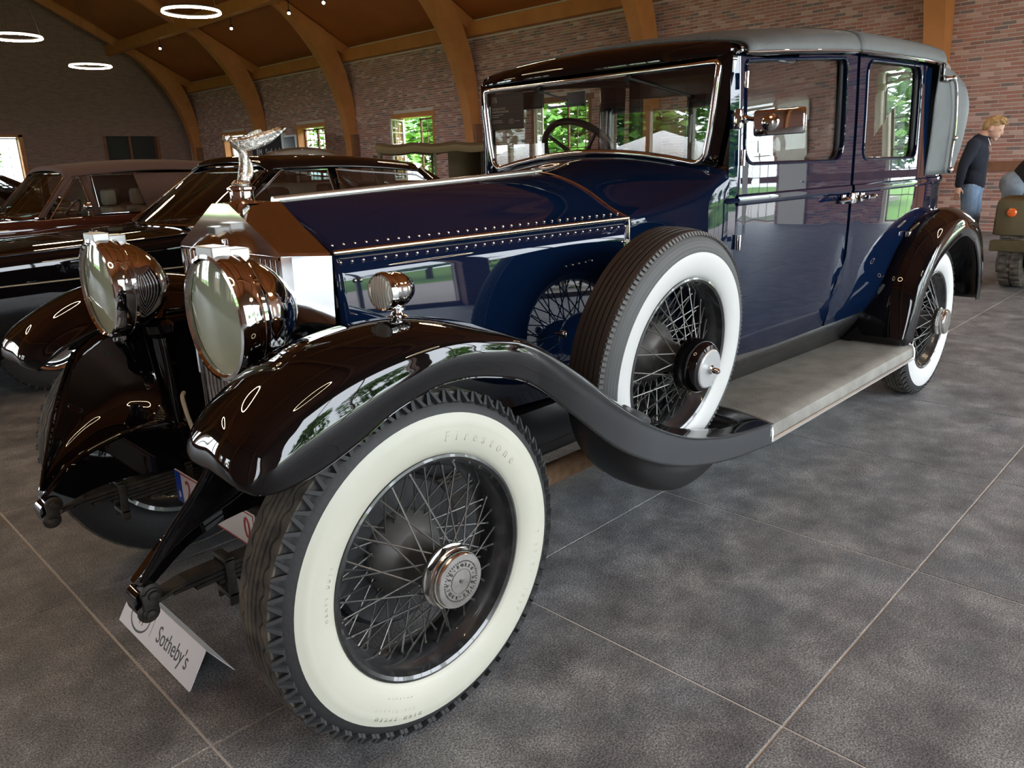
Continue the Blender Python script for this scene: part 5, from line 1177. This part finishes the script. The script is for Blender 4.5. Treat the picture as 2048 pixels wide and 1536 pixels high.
# ---- olive military vehicles
olive = mat('olive_paint', (0.085, 0.065, 0.030), .65, var=(7, (0.12, 0.095, 0.045), .3, .7)); canvas = mat('olive_canvas', (0.15, 0.105, 0.048), .9, bump=(60, .3))
mudm = mat('muddy_tread', (0.055, 0.045, 0.035), .95, var=(14, (0.15, 0.125, 0.10), .4, .68))
def mud_wheel(parent, x, y, s, R=.36, w_=.20):
    w = node_part('road_wheel', parent); w.matrix_local = frame((x, y, R), (0, s, 0), (1, 0, 0)); h = w_/2
    MB().lathe([(R*.52, h*.6), (R*.60, h*.95), (R*.85, h*1.02), (R*.94, h*.9), (R*.945, 0), (R*.94, -h*.9), (R*.85, -h*1.02), (R*.60, -h*.95), (R*.52, -h*.6)], 40).build('tyre', mudm, w)
    lg = MB()
    for k in range(26):
        for sd in (-1, 1):
            a = 2*pi*(k+.25*sd)/26; M_ = Rz(a)
            lg.cbox((R*.92, -R*.062, min(sd*h*.08, sd*h*1.0)), (R*1.0, R*.062, max(sd*h*.08, sd*h*1.0)), .008, M_)
    prop(lg.build('tread_lugs', mudm, w, smooth=False), kind='stuff')
    MB().lathe([(R*.53, h*.55), (R*.50, h*.30), (R*.25, h*.25), (R*.22, h*.55), (.001, h*.6)], 28).build('wheel_disc', olive, w)
jp = thing('olive_jeep', 'olive green military jeep with mud tyres and orange lamp near the brick wall', 'jeep', (8.1, -.92, 0))
MB().cbox((-.12, -.80, .40), (-.02, .80, .51), .012).build('bumper', olive, jp)
for s in (-1, 1):
    mud_wheel(jp, .30, s*.62, s); mud_wheel(jp, 2.35, s*.62, s)
    fr_ = cr([(-.02, 0, .70), (.0, 0, .84), (.10, 0, .90), (.45, 0, .925), (.72, 0, .88), (.85, 0, .70)], 4)
    MB().grid([[(p.x, s*.80, p.z), (p.x, s*.52, p.z)] for p in fr_]).grid([[(p.x, s*.80, p.z), (p.x, s*.80, max(.55, p.z-.14))] for p in fr_]).build('wing', olive, jp)
    solid(jp.children[-1], .012, 0)
    MB().lathe([(.045, -.03), (.045, .008), (.035, .02), (.001, .026)], 20, frame((-.03, s*.66, .782), (-1, 0, 0), (0, 1, 0))).build('orange_lamp', mat('orange_lens', (0.75, 0.13, 0.02), .2, 0, .5), jp)
for s in (-1, 1): MB().cbox((-.03, min(s*.5, s*.8), .55), (.02, max(s*.5, s*.8), .90), .03).build('lamp_panel', olive, jp)
q = MB().cbox((.02, -.48, .52), (.06, .48, 1.0), .02).build('grille_panel', olive, jp)
for k in range(9): MB().cbox((.005, -.22+.055*k-.012, .60), (.018, -.22+.055*k+.012, .92), .004).build('grille_slot', mat('slot_black', (.005, .005, .005), .8), jp)
for s in (-1, 1): MB().lathe([(.085, -.02), (.085, .01), (.06, .025), (.001, .03)], 20, frame((.01, s*.36, .80), (-1, 0, 0), (0, 1, 0))).build('headlamp', nickel, jp)
MB().cbox((.04, -.48, .95), (1.10, .48, 1.04), .03).build('jeep_bonnet', olive, jp)
MB().cbox((1.05, -.74, .50), (3.0, .74, .60), .02).cbox((1.05, .70, .55), (3.0, .76, .88), .02).cbox((1.05, -.76, .55), (3.0, -.70, .88), .02).cbox((2.95, -.74, .55), (3.0, .74, .95), .02).build('jeep_tub', olive, jp)
MB().cbox((1.06, -.70, 1.02), (1.10, .70, 1.10), .01).build('screen_hinge_bar', olive, jp)
MB().cbox((1.5, -.6, .6), (2.0, .6, .85), .04).build('jeep_seat', canvas, jp)
MB().cbox((.15, -.60, .30), (2.6, .60, .50), .02).build('jeep_chassis', satin, jp)
tk = thing('canvas_top_truck', 'open olive truck with sagging canvas roof in front of the windowed wall', 'truck', (9.7, 10.6, 0), rz=radians(-38))
rows_ = []
for k in range(17):
    x = -1.15+2.3*k/16; sag = -.045*sin(pi*((k/16*3) % 1)); ze = 1.86+sag
    rows_.append([(x, -.90, ze-.16), (x, -.89, ze-.04), (x, -.80, ze), (x, -.3, ze+.035), (x, .3, ze+.035), (x, .80, ze), (x, .89, ze-.04), (x, .90, ze-.16)])
solid(MB().grid(rows_).build('canvas_roof', canvas, tk, ang=60), .012, 0)
for x in (-1.1, 0, 1.1):
    for s in (-1, 1): MB().tube([(x, s*.84, .9), (x, s*.86, 1.80)], .025, 8).build('canopy_post', olive, tk)
solid(MB().grid([[(x, .88, z) for z in (.95, 1.4, 1.75)] for x in (.35, .75, 1.12)]).grid([[(1.14, y, z) for z in (.95, 1.4, 1.8)] for y in (-.86, -.3, .3, .86)]).build('canvas_side', canvas, tk), .008, 0)
MB().cbox((-1.2, -.88, .60), (1.3, .88, .98), .02).cbox((-2.3, -.60, .60), (-1.2, .60, 1.12), .05).build('truck_body', olive, tk)
MB().cbox((-1.22, -.82, 1.0), (-1.18, .82, 1.06), .01).cbox((-1.22, -.82, 1.0), (-1.18, -.76, 1.65), .01).cbox((-1.22, .76, 1.0), (-1.18, .82, 1.65), .01).cbox((-1.22, -.82, 1.6), (-1.18, .82, 1.66), .01).build('screen_frame', olive, tk)
for x in (-1.8, .7):
    for s in (-1, 1): mud_wheel(tk, x, s*.72, s)
# ---- black exhibition panels by the wall
xp = thing('display_panel', 'black display wall with auction house lettering and framed screen by the brick wall', 'panel', (13.0, 23.3, 0))
MB().cbox((0, -.90, 0), (.08, 1.25, 2.68), .01).build('panel_board', mat('matt_black_panel', (0.012, 0.012, 0.014), .7), xp, smooth=False)
MB().cbox((-.04, -1.02, .3), (.10, -.90, 2.66), .01).build('silver_upright', mat('silver_frame', (0.62, 0.63, 0.65), .4, .3), xp, smooth=False)
MB().cbox((-.02, -1.80, .6), (.04, -1.04, 2.58), .01).build('screen_frame', MATS['silver_frame'], xp, smooth=False)
MB().box((-.026, -1.74, .66), (-.021, -1.08, 2.52)).build('dark_screen', mat('dark_screen', (0.03, 0.035, 0.045), .15), xp, smooth=False)
inst('panel_lettering', text_mesh("Sotheby's", .36, mat('panel_ink', (.62, .60, .58), .6), .002, 'CENTER', .8), xp, FRONTM(-.003, -.25, 2.05))
inst('panel_lettering', text_mesh('RM', .36, MATS['panel_ink'], .002, 'CENTER', .8), xp, FRONTM(-.003, .75, 2.05))
# ================================================================ PEOPLE
def remeshed(mb, name, m, parent, vox=.011, it=6):
    o = mb.build(name, m, parent, weld=False)
    r = o.modifiers.new('skin', 'REMESH'); r.mode = 'VOXEL'; r.voxel_size = vox; r.use_smooth_shade = True
    s = o.modifiers.new('soft', 'SMOOTH'); s.factor = .5; s.iterations = it
    return o
def limb(mb, pts, rs, n=12):
    P_ = cr(pts, 5); R_ = []
    for i in range(len(pts)-1):
        for k in range(5): R_.append(rs[i]+(rs[i+1]-rs[i])*k/5)
    R_.append(rs[-1]); mb.tube(P_, R_, n)
    mb.ball(pts[0], rs[0]*.98, 10, 8); mb.ball(pts[-1], rs[-1]*.98, 10, 8)
skin = mat('skin', (0.62, 0.36, 0.26), .5); blond = mat('blond_hair', (0.36, 0.21, 0.085), .6, bump=(90, .6), var=(40, (0.48, 0.30, 0.14), .35, .65))
navy = mat('navy_knit', (0.010, 0.013, 0.024), .9, bump=(150, .3)); denim = mat('blue_denim', (0.15, 0.24, 0.37), .9, var=(9, (0.24, 0.34, 0.47), .3, .7)); shoe = mat('brown_shoe', (0.08, 0.05, 0.03), .5)
pn = thing('person', 'person with short fair hair in navy sweater and blue jeans, looking down', 'person', (10.2, .62, 0))
bd = MB()
# facing -y; right side towards -x
HM = T(0, -.04, 1.60) @ Rx(radians(24)) @ T(0, .04, -1.60)
bd.ball((0, -.10, 1.700), (.076, .098, .115), 20, 16, HM); bd.ball((0, -.125, 1.640), (.060, .078, .070), 16, 12, HM)           # skull, jaw
bd.tube([(0, -.196, 1.695), (0, -.214, 1.660), (0, -.206, 1.647)], [.010, .014, .012], 8, M=HM)                              # nose
bd.ball((0, -.196, 1.620), (.024, .014, .010), 10, 6, HM); bd.ball((0, -.19, 1.602), (.022, .016, .010), 10, 6, HM); bd.ball((0, -.172, 1.575), (.028, .026, .022), 10, 6, HM)
for s in (-1, 1):
    bd.ball((s*.078, -.082, 1.672), (.010, .022, .034), 8, 8, HM); bd.ball((s*.034, -.184, 1.702), (.022, .010, .008), 8, 6, HM)
limb(bd, [(0, -.05, 1.60), (0, .0, 1.50)], [.058, .066])
limb(bd, [(0, .02, 1.50), (0, .03, 1.36), (0, .03, 1.2), (0, .03, 1.0)], [.07, .10, .10, .11])
def hand(mb, w, dirn, side):
    w = Vector(w); d_ = Vector(dirn).normalized(); a = Vector((0, -1, 0)); a = (a-d_*a.dot(d_)).normalized()
    mb.tube([w, w+d_*.05, w+d_*.095], [.026, .036, .034], 10); mb.ball(w+d_*.06, (.022, .036, .042), 10, 8)
    for k, (o, L_) in enumerate(((-.030, .072), (-.010, .082), (.010, .078), (.028, .060))):
        p = w+d_*.092+a*o; q_ = p+d_*L_*.5+Vector((side*.006, 0, 0)); r_ = p+d_*L_*.95+Vector((side*.020, 0, 0)); mb.tube([p, q_, r_], [.0092, .0088, .0070], 8); mb.ball(r_, .007, 6, 6)
    p = w+d_*.03+a*.032; mb.tube([p, p+a*.028+d_*.032, p+a*.030+d_*.062], [.012, .0105, .008], 8)
for s, sx in ((-1, -.205), (1, .205)):
    limb(bd, [(sx*.9, .03, 1.47), (sx*1.12, .10, 1.22), (sx*1.1, .12, .98)], [.050, .042, .030])
    hand(bd, (sx*1.1, .125, .965), (0, .06, -1), -s)
    limb(bd, [(s*.095, .02, .95), (s*.10, .0, .50), (s*.10, .03, .10)], [.080, .060, .042])
remeshed(bd, 'body', skin, pn, .0085, 3)
sw_ = MB()
limb(sw_, [(0, .02, 1.50), (0, .03, 1.36), (0, .03, 1.16), (0, .03, .97)], [.10, .145, .14, .145], 16)
sw_.ball((0, .03, 1.44), (.205, .115, .10), 18, 12); sw_.ball((0, .03, 1.30), (.185, .135, .20), 18, 12); sw_.ball((0, .03, 1.06), (.185, .135, .14), 18, 12)
sw_.tube([(0, -.01, 1.49), (0, -.035, 1.575)], [.088, .076], 16)
for s, sx in ((-1, -.205), (1, .205)): limb(sw_, [(sx*.9, .03, 1.47), (sx*1.12, .10, 1.22), (sx*1.1, .125, .985)], [.078, .062, .048])
remeshed(sw_, 'sweater', navy, pn, .011)
jn = MB(); jn.ball((0, .03, .93), (.175, .135, .12), 16, 10)
for s in (-1, 1): limb(jn, [(s*.095, .03, .92), (s*.105, .0, .50), (s*.105, .03, .09)], [.105, .080, .072])
remeshed(jn, 'jeans', denim, pn, .012)
for s in (-1, 1): remeshed(MB().ball((s*.105, -.05, .045), (.050, .14, .045), 14, 8), 'shoe', shoe, pn, .012)
hr = MB(); hr.ball((0, -.083, 1.742), (.084, .100, .085), 18, 14, HM); hr.ball((0, -.02, 1.700), (.078, .060, .090), 16, 12, HM)
rnd = random.Random(4)
for k in range(60):
    a = rnd.uniform(0, 2*pi); e = rnd.uniform(.1, 1.2); p = Vector((.082*cos(e)*cos(a), -.085+.098*cos(e)*sin(a), 1.745+.086*sin(e))); t = Vector((rnd.uniform(-.02, .02), -.045, .002)); hr.tube([p, p+t*.6+Vector((0, 0, .008)), p+t], [.012, .010, .004], 6, M=HM)
remeshed(hr, 'hair', blond, pn, .008, 2)
MB().tube([(-.045, -.085, 1.545), (-.03, -.105, 1.49), (-.02, -.118, 1.45)], .003, 6).build('zip', nickel, pn)
# second person leaning over the jeep, back to the camera, torso to the right
p2 = thing('person', 'person in black top bending over the olive jeep', 'person', (9.35, -.04, 0))
bd = MB(); tor = [(0, .02, 1.0), (0, -.12, 1.18), (0, -.34, 1.27), (0, -.52, 1.27)]
limb(bd, tor, [.12, .13, .13, .10]); limb(bd, [(0, -.52, 1.27), (0, -.62, 1.24)], [.055, .052]); bd.ball((0, -.73, 1.20), (.078, .11, .095), 16, 12); bd.ball((0, -.79, 1.15), (.05, .06, .055), 12, 8)
for s in (-1, 1):
    bd.ball((s*.078, -.71, 1.19), (.01, .03, .02), 8, 6)
    limb(bd, [(s*.20, -.46, 1.25), (s*.24, -.52, 1.02), (s*.20, -.66, .92)], [.05, .042, .03]); hand(bd, (s*.20, -.66, .92), (0, -.9, -.3), -s)
    limb(bd, [(s*.095, .04, .98), (s*.10, .02, .50), (s*.10, .04, .10)], [.085, .06, .045])
remeshed(bd, 'body', skin, p2, .010, 3)
tp = MB(); limb(tp, tor, [.13, .155, .155, .12], 16); tp.ball((0, -.40, 1.26), (.21, .13, .115), 16, 12); tp.ball((0, -.14, 1.19), (.175, .17, .13), 16, 12)
for s in (-1, 1): limb(tp, [(s*.19, -.46, 1.25), (s*.24, -.52, 1.02), (s*.21, -.63, .93)], [.075, .062, .048])
remeshed(tp, 'black_top', mat('black_cloth', (0.008, 0.008, 0.009), .9), p2, .012)
gd = mat('grey_denim', (0.16, 0.19, 0.23), .9, var=(6, (0.30, 0.38, 0.46), .35, .65)); jn = MB(); jn.ball((0, .05, 1.02), (.18, .16, .15), 16, 10)
for s in (-1, 1): limb(jn, [(s*.095, .05, .98), (s*.105, .02, .50), (s*.105, .04, .09)], [.11, .082, .07])
remeshed(jn, 'jeans', gd, p2, .012)
for s in (-1, 1): remeshed(MB().ball((s*.105, -.03, .045), (.050, .14, .045), 14, 8), 'shoe', shoe, p2, .012)
remeshed(MB().ball((0, -.70, 1.235), (.084, .115, .08), 16, 10), 'hair', mat('dark_hair', (.02, .014, .01), .6), p2, .012)
prop(MB().box((-11.6, 10.8, -.21), (-11.3, 18.0, 1.7)).build('wall_garden', brick_mat('pink_garden_brick', (0.62, 0.42, 0.36), (0.55, 0.36, 0.31), (0.66, 0.6, 0.55), (radians(90), 0, radians(90))), smooth=False), kind='structure')
# ---- garden parasols outside the wall opposite (mirrored in the windscreen)
for k, (x, y) in enumerate(((-9.0, 6.6), (-9.8, 10.6))):
    pr_ = thing('white_parasol', 'white garden parasol outside mirrored in the windscreen', 'parasol', (x, y, -.205), group='parasols on the terrace')
    cn = MB(); cn.grid([[(r*cos(2*pi*j/8), r*sin(2*pi*j/8), h) for j in range(8)] for r, h in ((.02, 2.15), (.8, 1.9), (1.7, 1.5))], cu=True); solid(cn.build('canopy', mat('white_canvas', (.85, .85, .84), .8), pr_, ang=10), .01, 0)
    MB().tube([(0, 0, 0), (0, 0, 2.15)], .03, 8).cbox((-.3, -.3, 0), (.3, .3, .06), .01).build('parasol_pole', satin, pr_)
    for j in range(8): a = 2*pi*j/8; MB().tube([(.03*cos(a), .03*sin(a), 1.5), (1.0*cos(a), 1.0*sin(a), 1.80)], .012, 5).build('rib', satin, pr_)
